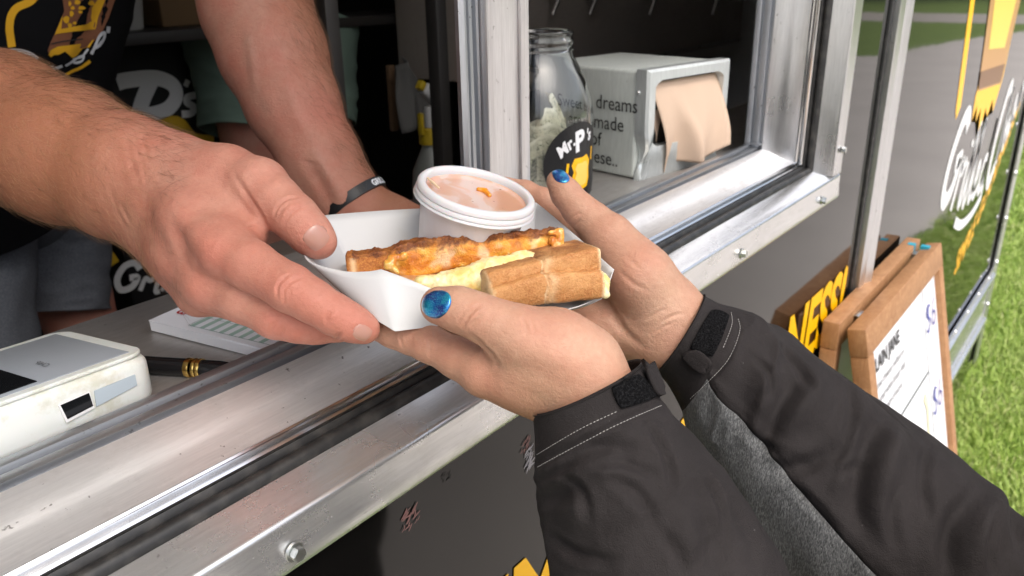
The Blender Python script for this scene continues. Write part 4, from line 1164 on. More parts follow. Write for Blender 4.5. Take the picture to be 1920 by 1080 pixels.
def px_of(V): return np.stack([CX + FOC * V[:, 0] / V[:, 2], CY + FOC * V[:, 1] / V[:, 2]], 1)
def gauss(d, s): return np.exp(-(d / s) ** 2)
sand = empty('cheese_sandwich_half', cam2world([C(850, 500, 510)])[0], 'toasted sandwich half oozing yellow cheese beside the dip cup', 'sandwich')
# back piece: toasted slab seen along its crust edge
def slab(corners_l, corners_r, thick, deep, r, h, mat, name, parent, noise_amp, seed, tilt=.22):
    a, b = corners_l, corners_r
    ux = unit(b - a); up_ = unit(TN + np.array([0, 0, tilt])); nz = unit(up_ - ux * (up_ @ ux)); wy = np.cross(nz, ux)
    if wy[2] < 0: wy = -wy
    L = np.linalg.norm(b - a)
    s = RBox((a + b) / 2 + nz * thick / 2 + wy * deep / 2, np.stack([ux, wy, nz]), np.array([L / 2, deep / 2, thick / 2]), r)
    V, F = surface(s, h); N = vnormals(V, F)
    V = V + N * (noise_amp * fbm(V, .12, 3, seed) + noise_amp * .4 * fbm(V, .5, 2, seed + 3))[:, None]
    loc = np.stack([(V - a) @ ux, (V - a) @ wy, (V - a) @ nz], 1)
    return V, F, loc, L, (ux, wy, nz)
a, b = C(651, 514, 477), C(1057, 476, 500)
TH = 16.0
V, F, loc, L, fr_ = slab(a, b, TH, 24, 1.6, .8, M_TOAST, 'x', sand, .35, 2.0, .29)
u = loc[:, 0] / L; zt_ = loc[:, 2] / TH; front = np.clip(1 - loc[:, 1] / 7, 0, 1)
gu = np.interp(u, [0, .18, .30, .6, .9, 1], [.70, .74, 1.0, 1.05, .92, .95])
V = V + np.outer(loc[:, 2] * (gu - 1), fr_[2]) - np.outer(5.5 * gauss(u - .33, .16) * np.clip(1 - zt_, 0, 1) + 2.5 * gauss(u - .62, .12) * np.clip(1 - zt_, 0, 1), fr_[2])
rim = np.clip((zt_ - .80) / .2, 0, 1)
V = V + np.outer(rim * (.5 * np.sin(loc[:, 0] * .45 + fbm(V, .05, 1, 4) * 3) + 1.3 * fbm(V, .35, 3, 9)), fr_[2]) - np.outer(rim * front * (.8 + 1.2 * fbm(V, .3, 2, 21)), fr_[1])
mel = np.clip((u - .185) / .02, 0, 1)
V = V - np.outer(front * mel * (1.2 * fbm(V, .09, 3, 5) + .5 * np.sin(loc[:, 0] * .33 + zt_ * 4) + .5 * gauss(zt_ - .4, .3)), fr_[1])
V = V - np.outer(front * 1.8 * gauss((u - .205), .012), fr_[1])
nz_ = fbm(V, .11, 3, 31)
burnt = np.clip((zt_ - .70 + .22 * fbm(V, .2, 3, 14)) / .10, 0, 1) * np.where(u > .03, .95, .35) * (.75 + .25 * np.sin(loc[:, 0] * .45)) + mel * front * np.clip((nz_ - .10) * 4, 0, .75) * np.clip(zt_ * 1.6 - .5, 0, 1)
pale = gauss(u - .030, .012) * (zt_ < .8) * .75 + mel * front * np.clip((fbm(V, .10, 2, 44) - .12) * 3, 0, .75) * gauss(zt_ - .35, .3) + np.clip((u - .955) / .03, 0, 1) * .6
ch = mel * np.clip((.97 - u) / .03, 0, 1) * np.clip((.86 - zt_) / .15, 0, 1) * front
world_mesh('toasted_slice', V, F, M_TOAST, sand, {'burnt': np.clip(burnt, 0, .92), 'pale': np.clip(pale, 0, 1), 'cheese': np.clip(ch, 0, 1)})
# the under slice, mostly hidden
a2, b2 = C(720, 548, 470), C(1010, 535, 492)
V, F, loc, L, _f = slab(a2, b2, 7, 26, 2.8, 1.3, M_TOAST, 'x', sand, .6, 7.0)
z0_ = np.zeros(len(V)); world_mesh('under_slice', V, F, M_CRUST, sand, {'burnt': z0_, 'pale': z0_ + .1, 'cheese': z0_})
# crisp fried cheese lace on the cut side
def blob(name, items, k, h, mat, parent, amp, seed, tones=None):
    g = Group(items, k); V, F = surface(g, h); N = vnormals(V, F)
    V = V + N * (amp * fbm(V, .16, 3, seed) + amp * .5 * fbm(V, .55, 2, seed + 1))[:, None]
    return world_mesh(name, V, F, mat, parent, tones(V) if tones else None)
M_CHEESE = Mat('melted_cheese', (.86, .62, .16), .30, Subsurface_Weight=.35, Subsurface_Scale=.006, Coat_Weight=.15)
M_CHEESE.b.inputs['Subsurface Radius'].default_value = (1, .7, .3)
M_CHEESE.set('Base Color', M_CHEESE.ramp(M_CHEESE.noise(75, 5, .6), [(.30, (.78, .46, .11)), (.45, (.82, .62, .24)), (.62, (.84, .73, .43))])); M_CHEESE.bump(M_CHEESE.noise(190, 5, .65), .5, .002); M_CHEESE = M_CHEESE.m
M_CRISP = Mat('fried_cheese', (.75, .33, .05), .28, Subsurface_Weight=.2, Subsurface_Scale=.004, Coat_Weight=.35, Coat_Roughness=.2)
_n1 = M_CRISP.noise(75, 5, .65); _n2 = M_CRISP.noise(300, 3)
M_CRISP.set('Base Color', M_CRISP.ramp(_n1, [(.30, (.34, .085, .012)), (.45, (.60, .22, .03)), (.58, (.76, .42, .08)), (.72, (.80, .62, .36))])); M_CRISP.bump(_n2, .4, .0012); M_CRISP = M_CRISP.m
blob('fried_cheese', [Cone(C(731, 496, 470), C(738, 482, 471), 2.6, 2.2), Cone(C(738, 484, 472), C(756, 480, 473), 2.4, 2.2), Cone(C(728, 498, 470), C(745, 510, 469), 2.4, 1.6)], 2, .6, M_CRISP, sand, 1.0, 4)
blob('fried_cheese', [Cone(C(1030, 437, 495), C(1050, 434, 497), 1.3, 1.8), Cone(C(1050, 436, 497), C(1050, 462, 497), 2.2, 2.8), Cone(C(1036, 450, 495), C(1040, 468, 495), 2.0, 1.6)], 2, .6, M_CRISP, sand, .9, 14)
blob('oozing_cheese', [Cone(C(790, 533, 466), C(850, 530, 468), 5.0, 6.0), Cone(C(850, 528, 470), C(920, 512, 476), 6.5, 8.5), Cone(C(920, 514, 475), C(980, 496, 483), 8.5, 7.5), Cone(C(980, 490, 485), C(1003, 484, 487), 5.0, 3.5), Cone(C(885, 527, 471), C(935, 526, 472), 6, 5), Cone(C(1020, 484, 484), C(1046, 474, 488), 3.2, 2.4)], 5, .9, M_CHEESE, sand, .9, 12)
# front piece: two stacked slices showing their crust
sand2 = empty('stacked_sandwich_half', cam2world([C(1030, 560, 480)])[0], 'golden crusted sandwich half lying in the tray corner', 'sandwich')
def crust_piece(a, b, thick, deep, seed, name, gx, gy):
    V, F, loc, L, fr_ = slab(a, b, thick, deep, 2.3, .8, M_CRUST, name, sand2, .45, seed)
    ux, wy, nz = fr_; u = loc[:, 0] / L
    front = np.clip(1 - loc[:, 1] / 9, 0, 1)
    V = V + np.outer(loc[:, 2] * (np.interp(u, gx, gy) - 1), nz)
    # bulging crust, pinched lower edge and a tear across it
    V = V - np.outer(front * 1.5 * np.sin(np.pi * np.clip(loc[:, 2] / thick, 0, 1)), wy)
    tear = u - .47 - .012 * fbm(V, .35, 2, seed) - .012 * np.sin(loc[:, 2] * .35 + seed)
    V = V + np.outer(front * 1.9 * gauss(tear * L, .7), wy) + np.outer(.9 * gauss(tear * L, 1.4), -nz) * (loc[:, 2] > thick * .6)[:, None]
    pale = np.clip((gauss(tear * L, .7) * .6 + .35 * np.clip(gauss(tear * L - 3, 3.2), 0, 1)) * front + np.clip((u - .955) / .03, 0, 1) + np.clip((loc[:, 1] - 6) / 10, 0, 1) * .0 + np.clip((1.6 - loc[:, 2]) / 1.6, 0, 1) * .35, 0, 1)
    pale = np.clip(pale * (1 + .5 * fbm(V, .3, 2, seed)) + np.clip((.035 - u + .02 * fbm(V, .3, 2, seed + 5)) / .02, 0, 1) * .7, 0, 1)
    burnt = np.clip((loc[:, 1] - 3) / 8, 0, 1) * np.clip((loc[:, 2] - thick * .75) / (thick * .2), 0, 1) * .75 * np.clip(.6 + fbm(V, .1, 2, seed + 2), 0, 1)
    world_mesh(name, V, F, M_CRUST, sand2, {'pale': pale, 'burnt': burnt, 'cheese': np.zeros(len(V))})
crust_piece(C(922, 583, 453), C(1135, 561, 478), 17.5, 34, 3.3, 'lower_slice', [0, .12, .4, 1], [.68, .80, 1.05, .96])
crust_piece(C(915, 552, 457), C(1130, 516, 481), 16, 34, 8.1, 'upper_slice', [0, .1, .35, .7, 1], [.70, .80, .86, 1.0, 1.06])
blob('cheese_filling', [Cone(C(930, 546, 466), C(1000, 533, 472), 2.6, 2.4), Cone(C(1000, 533, 472), C(1128, 521, 488), 2.4, 3.2), Cone(C(1134, 524, 486), C(1135, 552, 484), 3, 2.6), Cone(C(925, 566, 457), C(915, 560, 458), 2.6, 1.8)], 2.5, .8, M_CHEESE, sand2, .7, 22)

# ---- dip cup with lid
cn = unit([.23, -.863, -.45]); cc = C(894, 358, 508)
cx_ = unit(np.cross([0, 0, 1.], cn)); cy_ = np.cross(cn, cx_)
cupf = frame(cam2world([cc])[0], RM @ cx_, RM @ cy_, RM @ cn) @ Matrix.Scale(1.03, 4)
dip = empty('dip_cup', cam2world([cc - cn * 42])[0], 'lidded translucent plastic cup of pink dipping sauce', 'dip cup')
M_CUP = Mat('translucent_cup', (.80, .74, .72), .30, Subsurface_Weight=.5, Subsurface_Scale=.006); M_CUP.b.inputs['Subsurface Radius'].default_value = (1, .75, .65)
M_CUP.set('Base Color', M_CUP.ramp(M_CUP.noise(70, 3, .5, M_CUP.coord(scale=(1, 1, .3))), [(.35, (.74, .67, .66)), (.65, (.82, .77, .765))])); M_CUP = M_CUP.m
M_LID = Mat('white_lid', (.62, .62, .63), .26, Subsurface_Weight=.3, Subsurface_Scale=.004).m
k = 1e-3
lathe('cup_body', [(0, -42 * k), (27.5 * k, -42 * k), (28.5 * k, -41 * k), (32.8 * k, -9 * k), (33.4 * k, -5 * k), (32 * k, -5 * k), (27 * k, -40 * k), (0, -40 * k)], cupf, M_CUP, dip, 64)
lathe('lid', [(31.0 * k, -3.43 * k), (31.2 * k, -1.09 * k), (31.8 * k, 1.25 * k), (33.2 * k, 2.03 * k), (35.2 * k, 1.72 * k), (36.4 * k, 0.47 * k), (36.6 * k, -1.87 * k), (36.0 * k, -2.34 * k), (36.9 * k, -2.96 * k), (37.2 * k, -5.15 * k), (36.6 * k, -5.62 * k), (37.6 * k, -6.40 * k), (37.7 * k, -7.18 * k), (35.6 * k, -7.49 * k), (33.6 * k, -6.55 * k), (33.6 * k, -3.43 * k)], cupf, M_LID, dip, 72, closed=True, autos=50)
box('lid_tab', (-.006, .036, -.0092), (.006, .0415, -.0078), M_LID, dip, .0006, 2, cupf @ Matrix.Rotation(math.radians(55), 4, 'Z'))
M_SAUCE = Mat('pink_sauce_under_lid', (.60, .33, .24), .16, Subsurface_Weight=.2, Subsurface_Scale=.004, Coat_Weight=.6, Coat_Roughness=.06)
_a = M_SAUCE.noise(38, 3, .5, dist=.6); _b = M_SAUCE.noise(110, 3); _v = M_SAUCE.voronoi(170)
_c = M_SAUCE.ramp(_a, [(.44, (.60, .33, .215)), (.52, (.62, .37, .26)), (.56, (.64, .46, .38))])
_c = M_SAUCE.mix(M_SAUCE.math('MULTIPLY', M_SAUCE.maprange(_v, .10, .16, 1, 0), M_SAUCE.maprange(_b, .50, .55, 0, .85)), _c, (.24, .09, .04))
M_SAUCE.set('Base Color', _c); M_SAUCE.bump(_a, .12, .001); M_SAUCE = M_SAUCE.m
V, F = [], []
for r in range(13):
    for i in range(64):
        a_ = 2 * math.pi * i / 64; rad = 31.3 * k * r / 12; V.append(cupf @ Vector((rad * math.cos(a_), rad * math.sin(a_), (-3.0 - .5 * math.cos(r / 12 * 3.1)) * k)))
for r in range(12):
    for i in range(64): F.append((r * 64 + i, r * 64 + (i + 1) % 64, (r + 1) * 64 + (i + 1) % 64, (r + 1) * 64 + i))
o = mesh_obj('sauce', V, F, M_SAUCE, dip); bm = bmesh.new(); bm.from_mesh(o.data); bmesh.ops.remove_doubles(bm, verts=bm.verts, dist=1e-6); bmesh.ops.recalc_face_normals(bm, faces=bm.faces); bm.to_mesh(o.data); bm.free(); sharp_edges(o.data, 60)
def on_lid(px, py):
    py -= 6; px += 3
    r = np.array([(px - CX) / FOC, (py - CY) / FOC, 1.]); o_ = cc - cn * 2.6; return r * ((o_ @ cn) / (r @ cn))
M_DROP = Mat('orange_sauce_drop', (.75, .26, .012), .15, Coat_Weight=.6, Coat_Roughness=.05).m
blob('sauce_drop', [Cone(on_lid(894, 361), on_lid(906, 364), 1.3, 1.9), Cone(on_lid(906, 364), on_lid(915, 372), 1.9, 1.4)], 1, .35, M_DROP, dip, .2, 4)
M_RES = flat('sauce_smear', (.70, .52, .33), .3)
blob('sauce_smear', [Cone(cc + cn * .6 + on_lid(800, 344) - on_lid(891, 366) * 1.0, cc + cn * .6 + on_lid(820, 362) - on_lid(891, 366), .8, .7)], 1, .35, M_RES, dip, .2, 8)
# ================================================================ people
def skin(name, base, red, deep, rough=.5):
    m = Mat(name, base, rough, Subsurface_Weight=.13, Subsurface_Scale=.004, IOR=1.4)
    m.b.inputs['Subsurface Radius'].default_value = (1, .36, .2)
    co = m.coord('Object')
    n1 = m.noise(28, 5, .6, co); n2 = m.noise(240, 4, .6, co); n3 = m.noise(9, 3, .5, co)
    c = m.mix(m.maprange(n1, .3, .7, 0, .8), base, red); n4 = m.noise(95, 4, .6, co); c = m.mix(m.maprange(n4, .45, .7, 0, .35), c, tuple(x * 1.18 for x in base))
    c = m.mix(m.math('MULTIPLY', m.attr('tan'), 1.0), c, deep)
    c = m.mix(m.math('MULTIPLY', m.attr('red'), 1.0, True), c, red)
    c = m.mix(m.math('MULTIPLY', m.attr('pale'), 1.0, True), c, tuple(min(1, x * 1.25 + .04) for x in base))
    c = m.mix(m.maprange(n2, .35, .7, 0, .22), c, tuple(x * .72 for x in red))
    c = m.mix(m.math('MULTIPLY', m.attr('vein'), 1.0, True), c, (base[0] * .62, base[1] * .80, base[2] * .86))
    m.set('Base Color', c)
    v = m.voronoi(620, co, 'DISTANCE_TO_EDGE'); w = m.noise(520, 3, .6, m.coord('Object'))
    m.set('Roughness', m.maprange(n2, .3, .7, rough - .06, rough + .1))
    v2 = m.maprange(v, 0, .12, 0, 1); b = m.bump(v2, .32, .00025); b = m.bump(m.noise(150, 4, .65, co), .35, .0012, b); b = m.bump(w, .45, .0007, b); s1 = m.noise(95, 3, .6, m.coord('Object', (1, 5, 5), (.4, .3, .9))); s2 = m.noise(95, 3, .6, m.coord('Object', (5, 1, 5), (.2, .8, .5))); b = m.bump(s1, .28, .0009, b); m.bump(s2, .28, .0009, b)
    return m.m
M_SKINM = skin('server_skin', (.435, .225, .160), (.46, .155, .108), (.32, .130, .062))
M_SKINW = skin('customer_skin', (.455, .283, .190), (.45, .195, .128), (.36, .180, .098))
Z0 = np.zeros(3)
VIEW = np.array([0, 0, 1.])
def tones_of(S, extra=None):
    t = {k: np.zeros(len(S.V)) for k in ('red', 'tan', 'pale', 'vein')}
    for k, v in S.tone.items(): t[k] = np.clip(v, 0, 1)
    for k, v in (extra or {}).items(): t[k] = np.clip(v, 0, 1)
    return t
def merge(parts):
    Vs, Fs, T, b = [], [], {k: [] for k in ('red', 'tan', 'pale', 'vein')}, 0
    for V, F, t in parts:
        Vs.append(V); Fs.append(F + b); b += len(V)
        for k in T: T[k].append(t[k])
    return np.concatenate(Vs), np.concatenate(Fs), {k: np.concatenate(v) for k, v in T.items()}

# ---------------------------------------------------------------- server: right hand and forearm
def server_right():
    arm = chain([(-420, 60, 690, 54), (-120, 190, 585, 53), (0, 240, 550, 50), (125, 289, 530, 44), (240, 330, 510, 34.5), (295, 354, 500, 28)])
    wr = chain([(225, 300, 512, 26), (330, 313, 503, 18.5), (410, 335, 492, 18)]) + chain([(215, 365, 514, 28), (280, 395, 506, 22), (340, 470, 494, 17)])
    meta = chain([(305, 350, 497, 22), (365, 415, 470, 18), (422, 470, 449, 14.5)]) + chain([(290, 385, 500, 21), (345, 470, 480, 17), (392, 532, 464, 14)]) \
        + chain([(285, 400, 505, 20), (372, 548, 490, 13)]) + chain([(285, 400, 512, 18), (365, 530, 515, 12)])
    web = chain([(385, 345, 488, 17), (430, 405, 474, 13), (470, 440, 462, 9)]) + chain([(340, 400, 500, 18), (440, 430, 480, 14)])
    palm = Group(arm + wr + meta + web, 11)
    thumb = finger([(345, 318, 502, 17), (428, 328, 486, 17.2), (487, 350, 474, 16.2), (520, 378, 466, 13.6), (553, 408, 461, 12.8), (580, 436, 460, 11.6), (598, 453, 461, 10.2)], 5)
    index = finger([(412, 462, 452, 15.5), (470, 497, 440, 13.4), (545, 541, 431, 12.5), (585, 564, 429, 11.2), (628, 590, 430, 10.6), (660, 606, 432, 9.6), (683, 616, 434, 8.4)], 4)
    middle = finger([(388, 532, 466, 14.5), (455, 560, 453, 13), (518, 592, 447, 12.4), (560, 604, 447, 11), (592, 609, 449, 10.2), (634, 613, 453, 8.8)], 4)
    ring = finger([(376, 552, 488, 12.5), (440, 560, 478, 12), (520, 575, 470, 11.5), (600, 590, 470, 9)], 4)
    pinky = finger([(366, 535, 512, 11), (430, 545, 505, 10), (500, 560, 495, 9.5), (560, 570, 490, 8)], 4)
    return Surf(Hand(palm, [thumb, index, middle, ring, pinky], 7), 1.15, (np.array([-340, -260, 380.]), np.array([400, 300, 800.])))
SR = server_right()
# ---------------------------------------------------------------- server: left forearm, hand leaning on the counter
def server_left():
    arm = chain([(430, -190, 850, 56), (470, -40, 825, 54), (482, 20, 815, 53), (512, 100, 808, 51), (549, 195, 800, 43.5), (602, 300, 795, 37), (648, 366, 795, 31), (665, 385, 796, 29)])
    back = chain([(600, 290, 790, 24), (655, 372, 788, 20)]) + chain([(585, 335, 802, 28), (650, 395, 800, 24)])
    meta = chain([(670, 392, 796, 24), (730, 408, 792, 20), (790, 420, 790, 16)]) + chain([(665, 400, 802, 22), (770, 435, 785, 15)])
    palm = Group(arm + back + meta, 14)
    f = [finger([(785, 415 + 12 * k, 796 - 8 * k, 12), (830, 420 + 14 * k, 798 - 8 * k, 10), (880, 428 + 14 * k, 800 - 8 * k, 8)], 4) for k in range(4)]
    th = finger([(690, 410, 780, 14), (745, 432, 770, 11), (790, 440, 768, 9)], 4)
    return Surf(Hand(palm, f + [th], 8), 1.7, (np.array([-500, -420, 600.]), np.array([200, 200, 1000.])))
SL = server_left()
# ---------------------------------------------------------------- customer: near (left) hand
def cust_left():
    arm = chain([(1330, 1150, 430, 34), (1220, 960, 428, 29), (1130, 800, 430, 27), (1085, 728, 429, 27), (1040, 690, 429, 25)], (unit([.6, -.2, .75]), .8))
    meta = chain([(1060, 700, 433, 22), (985, 700, 431, 18), (908, 697, 431, 12.4)]) + chain([(1050, 715, 440, 20), (930, 705, 447, 13)]) + chain([(1060, 700, 452, 19), (960, 690, 468, 12.5)]) + chain([(1070, 690, 462, 17), (985, 670, 486, 11)])
    thm = chain([(1090, 680, 428, 20), (1040, 655, 423, 19), (985, 640, 419, 16)])
    palm = Group(arm + meta + thm, 10)
    thumb = finger([(1010, 648, 420, 17), (960, 624, 417, 14.6), (925, 606, 416, 12.2), (893, 592, 416, 11.6), (860, 580, 417, 11.2), (824, 573, 419, 9.9)], 4)
    index = finger([(910, 697, 432, 12.4), (860, 672, 438, 10.8), (803, 644, 444, 9.8), (768, 632, 449, 9), (738, 622, 453, 8.6), (702, 612, 461, 7.4)], 4)
    mid = finger([(930, 700, 448, 12), (880, 660, 470, 10), (800, 610, 490, 9), (740, 570, 505, 8)], 4)
    ring = finger([(960, 688, 469, 11.5), (900, 640, 495, 9.5), (830, 590, 515, 8.5), (790, 560, 525, 7.5)], 4)
    pink = finger([(985, 668, 487, 10), (940, 625, 510, 8.5), (890, 590, 525, 7.5)], 4)
    return Surf(Hand(palm, [thumb, index, mid, ring, pink], 6), 1.05, (np.array([-120, -60, 360.]), np.array([110, 130, 560.])))
CL = cust_left()
# ---------------------------------------------------------------- customer: far (right) hand
def cust_right():
    arm = chain([(1560, 885, 520, 34), (1415, 755, 530, 26), (1305, 650, 538, 24.5), (1274, 625, 539, 25), (1235, 590, 540, 24)], (unit([-.3, .1, .95]), .82))
    meta = chain([(1240, 590, 545, 22), (1160, 520, 560, 17), (1095, 462, 578, 12.5)]) + chain([(1235, 605, 548, 22), (1075, 510, 582, 12.5)]) + chain([(1230, 620, 548, 21), (1060, 555, 575, 12)]) + chain([(1225, 630, 545, 20), (1120, 615, 552, 16), (1050, 592, 560, 12)])
    then = chain([(1245, 575, 536, 22), (1200, 520, 530, 20), (1150, 455, 538, 15.5)])
    palm = Group(arm + meta + then, 11)
    thumb = finger([(1175, 487, 534, 17), (1138, 442, 539, 15), (1110, 413, 542, 12), (1086, 393, 543, 11), (1062, 364, 545, 9.8), (1047, 341, 547, 8.2)], 4)
    index = finger([(1098, 462, 578, 12), (1060, 415, 590, 10.5), (1020, 378, 598, 9.4), (985, 361, 604, 8.6), (945, 350, 610, 7.6)], 4)
    mid = finger([(1078, 510, 584, 12), (1030, 480, 606, 10), (960, 440, 625, 9), (900, 420, 635, 8)], 4)
    ring = finger([(1062, 555, 577, 11.5), (1010, 530, 600, 9.5), (950, 500, 615, 8.5), (900, 480, 625, 7.5)], 4)
    pink = finger([(1052, 592, 560, 11), (1005, 580, 575, 9), (960, 560, 590, 8), (925, 545, 600, 7)], 4)
    return Surf(Hand(palm, [thumb, index, mid, ring, pink], 6), 1.15, (np.array([-60, -120, 460.]), np.array([200, 110, 720.])))
CR = cust_right()

def cr(S, lst):
    for pts, d, w in lst: S.line(pts, d * (1.9 if w < 1.3 else 1.15), w * (1.15 if w < 1.3 else 1))
def pline(S, name, pts, amt, rad):
    for p in catmull(pts, 4): S.paint(name, p[0], p[1], amt, rad)
# server's right hand: knuckle folds, tendons, warm knuckles
cr(SR, [([(515, 404), (520, 389), (537, 374), (556, 370)], .75, .8), ([(531, 421), (541, 406), (558, 391), (569, 388)], .6, .75), ([(520, 411), (529, 393), (545, 381)], .45, .6), ([(540, 400), (552, 386)], .4, .6),
        ([(521, 557), (520.6, 538), (532, 523), (543, 518)], .7, .8), ([(532, 565), (534, 543), (549, 526), (566, 521)], .65, .75), ([(527, 548), (534, 531), (545, 523)], .4, .6), ([(541, 556), (545, 540)], .4, .6),
        ([(613, 608), (613, 594), (624, 583)], .6, .7), ([(619, 608), (622, 596)], .35, .6),
        ([(506, 626), (510, 612), (516, 605)], .6, .7), ([(523, 634), (528, 619), (534, 610)], .55, .7), ([(627, 645), (633, 632), (640, 624)], .6, .7),
        ([(438, 326), (452, 348), (470, 375), (490, 405), (508, 440)], 1.0, 1.7), ([(458, 424), (476, 420), (492, 427)], .45, .8), ([(470, 432), (488, 436)], .3, .7),
        ([(320, 420), (350, 470), (378, 508)], .9, 5), ([(315, 372), (355, 425), (395, 466)], -.9, 5), ([(300, 400), (330, 470), (360, 535)], -.7, 5), ([(300, 330), (360, 330), (420, 345)], -.6, 6), ([(330, 365), (380, 385), (420, 395)], .5, 7),
        ([(238, 250), (246, 300), (262, 350)], .5, 1.6), ([(252, 256), (262, 300), (276, 345)], .45, 1.4), ([(268, 262), (276, 300)], .35, 1.2), ([(225, 380), (245, 420)], .4, 1.5), ([(205, 350), (222, 400), (240, 430)], .4, 1.5)])
SR.bumpat(398, 470, 1.3, 9).bumpat(368, 545, 1.4, 9).bumpat(545, 538, .5, 8).bumpat(545, 400, .5, 8)
for a in ((395, 468, .85, 12), (372, 548, .7, 12), (545, 538, .45, 13), (520, 612, .5, 12), (650, 605, .6, 18), (690, 625, .5, 10), (550, 385, .35, 12), (600, 460, .35, 14), (580, 570, .35, 18), (480, 440, .3, 14), (450, 500, .3, 18), (600, 625, .45, 16)): SR.paint('red', a[0], a[1], a[2] * .8, a[3])
SR.paint('pale', 470, 320, .35, 22).paint('pale', 620, 440, .3, 7)
pxv = px_of(SR.V)
SR.tone['tan'] = np.clip((330 - pxv[:, 0]) / 210, 0, 1) * .85
# server's left forearm
cr(SL, [([(590, 288), (618, 338), (641, 389)], -1.5, 5), ([(612, 300), (636, 345), (655, 385)], -1.1, 4.5), ([(575, 300), (602, 345), (625, 390)], .9, 5), ([(462, 60), (474, 120), (476, 165)], -.8, 4), ([(540, 150), (556, 215), (590, 270)], -.9, 6), ([(560, 300), (600, 312)], .4, 1.5)])
pline(SL, 'vein', [(590, 288), (618, 338), (641, 389)], .10, 6); pline(SL, 'vein', [(461, 60), (474, 120), (480, 170), (500, 205)], .12, 6)
pxl = px_of(SL.V); SL.tone['tan'] = np.clip((pxl[:, 0] - 520 - (pxl[:, 1] - 100) * .42) / 90, 0, 1) * .7
SL.paint('red', 615, 210, .5, 30)
# customer's near hand
cr(CL, [([(866, 613), (877, 594), (889, 581), (898, 573)], .6, .7), ([(876, 621), (890, 603), (901, 588)], .55, .7), ([(858, 606), (868, 590), (880, 578)], .4, .6), ([(886, 618), (897, 603), (906, 594)], .4, .6), ([(871, 606), (882, 591)], .3, .5), ([(882, 612), (892, 597)], .3, .5),
        ([(884, 630), (905, 648), (922, 665), (932, 684)], 1.1, 1.8), ([(980, 598), (987, 613), (984, 632)], .3, .8), ([(994, 598), (1001, 612), (1002, 628)], .3, .8), ([(1008, 602), (1014, 615)], .25, .8),
        ([(748, 629), (752, 640), (755, 654)], .35, .7), ([(800, 622), (806, 645), (806, 668)], .3, .8), ([(815, 620), (820, 640)], .25, .7),
        ([(985, 650), (1040, 672), (1090, 700)], -.5, 5), ([(930, 690), (985, 715), (1040, 740)], -.4, 5), ([(950, 690), (1000, 705)], .4, 5)])
for a in ((893, 590, .3, 12), (990, 612, .45, 14), (830, 600, .35, 9), (900, 715, .4, 16), (800, 660, .35, 14), (735, 640, .4, 12)): CL.paint('red', a[0], a[1], a[2] * .8, a[3])
pxc = px_of(CL.V); CL.tone['tan'] = np.clip((pxc[:, 1] - 640) / 160, 0, 1) * .5
CL.tone['pale'] = gauss(pxc[:, 0] - 1100, 70) * gauss(pxc[:, 1] - 650, 40) * .4
# customer's far hand
cr(CR, [([(1230, 613), (1258, 594), (1280, 588)], .5, .9), ([(1219, 628), (1243, 613), (1262, 604)], .45, .8), ([(1212, 600), (1235, 585), (1250, 580)], .35, .7), ([(1047, 592), (1060, 605), (1080, 618)], .9, 1.2), ([(1060, 587), (1071, 600), (1078, 612)], .7, 1.0), ([(1090, 590), (1096, 610), (1098, 625)], .6, 1.0),
        ([(1142, 560), (1150, 590), (1175, 625), (1205, 650)], .9, 2.5), ([(1066, 414), (1078, 404), (1090, 398)], .4, .7), ([(1074, 424), (1088, 412)], .35, .7), ([(1106, 366), (1113, 374), (1116, 382)], .4, .7), ([(1160, 505), (1185, 530), (1215, 545)], .3, 1.2), ([(1175, 480), (1200, 505)], .25, 1.2)])
for a in ((1180, 520, .3, 25), (1120, 430, .25, 14), (1075, 610, .45, 16), (1000, 350, .3, 14)): CR.paint('red', a[0], a[1], a[2] * .8, a[3])
CR.paint('pale', 1230, 560, .3, 22).paint('pale', 1250, 620, .3, 18)

# nail beds: groove round each plate
def nail_groove(S, px, d=.4, w=.55): S.line(px + px[:1], d, w, False)
nail_groove(SR, [(569, 450), (577, 434), (597, 424), (612, 432)], .35, .6)
nail_groove(SR, [(657, 621), (664, 613), (676, 610)], .3, .5)

server = empty('person', (.2, 1.1, zc(-1.12)), 'server in black printed T-shirt and grey shorts holding out the tray', 'person')
customer = empty('person', (.62, -.28, 0), 'customer in black softshell jacket with blue nails taking the tray', 'person')
# torsos under the clothes, so that the arms belong to a body
def coarse(items, k, h):
    g = Group(items, k); V, F = surface(g, h); z = np.zeros(len(V)); return V, F, {q: z for q in ('red', 'tan', 'pale', 'vein')}
def wc(x, y, z): return RM.T @ (np.array([x, y, z]) * 1000.0)        # world offset from the camera (m) -> camera axes (mm)
def PW_(px, py, mm): return (RM @ C(px, py, mm)) / 1000.0
sh_r, sh_l = PW_(-330, -330, 900), PW_(420, -420, 1010)
hip_c = PW_(20, 335, 1420)
chest = (sh_r + sh_l) / 2 + np.array([0, .12, -.02])
srv_items = [Cone(C(-400, 68, 683), wc(*sh_r), 52, 62), Cone(C(440, -150, 843), wc(*sh_l), 54, 62), Cone(wc(*sh_r), wc(*sh_l), 66, 66), Cone(C(-60, -330, 1000), C(-125, 110, 1060), 110, 110), Cone(C(-125, 110, 1060), C(-80, 300, 1300), 110, 110), Cone(C(-80, 300, 1300), wc(*hip_c), 110, 110),
             Cone(wc(*(sh_r + sh_l) / 2), wc(*((sh_r + sh_l) / 2 + [0, -.02, .16])), 58, 55), Cone(wc(*((sh_r + sh_l) / 2 + [0, -.05, .22])), wc(*((sh_r + sh_l) / 2 + [0, -.04, .31])), 72, 82)]
def leg_items(top, knee, foot, r): return [Cone(wc(*top), wc(*knee), r, r * .66), Cone(wc(*knee), wc(*foot), r * .68, r * .42), Cone(wc(*foot), wc(*(np.array(foot) + [.02, -.16, -.02])), r * .42, r * .3)]
FLz = -1.12
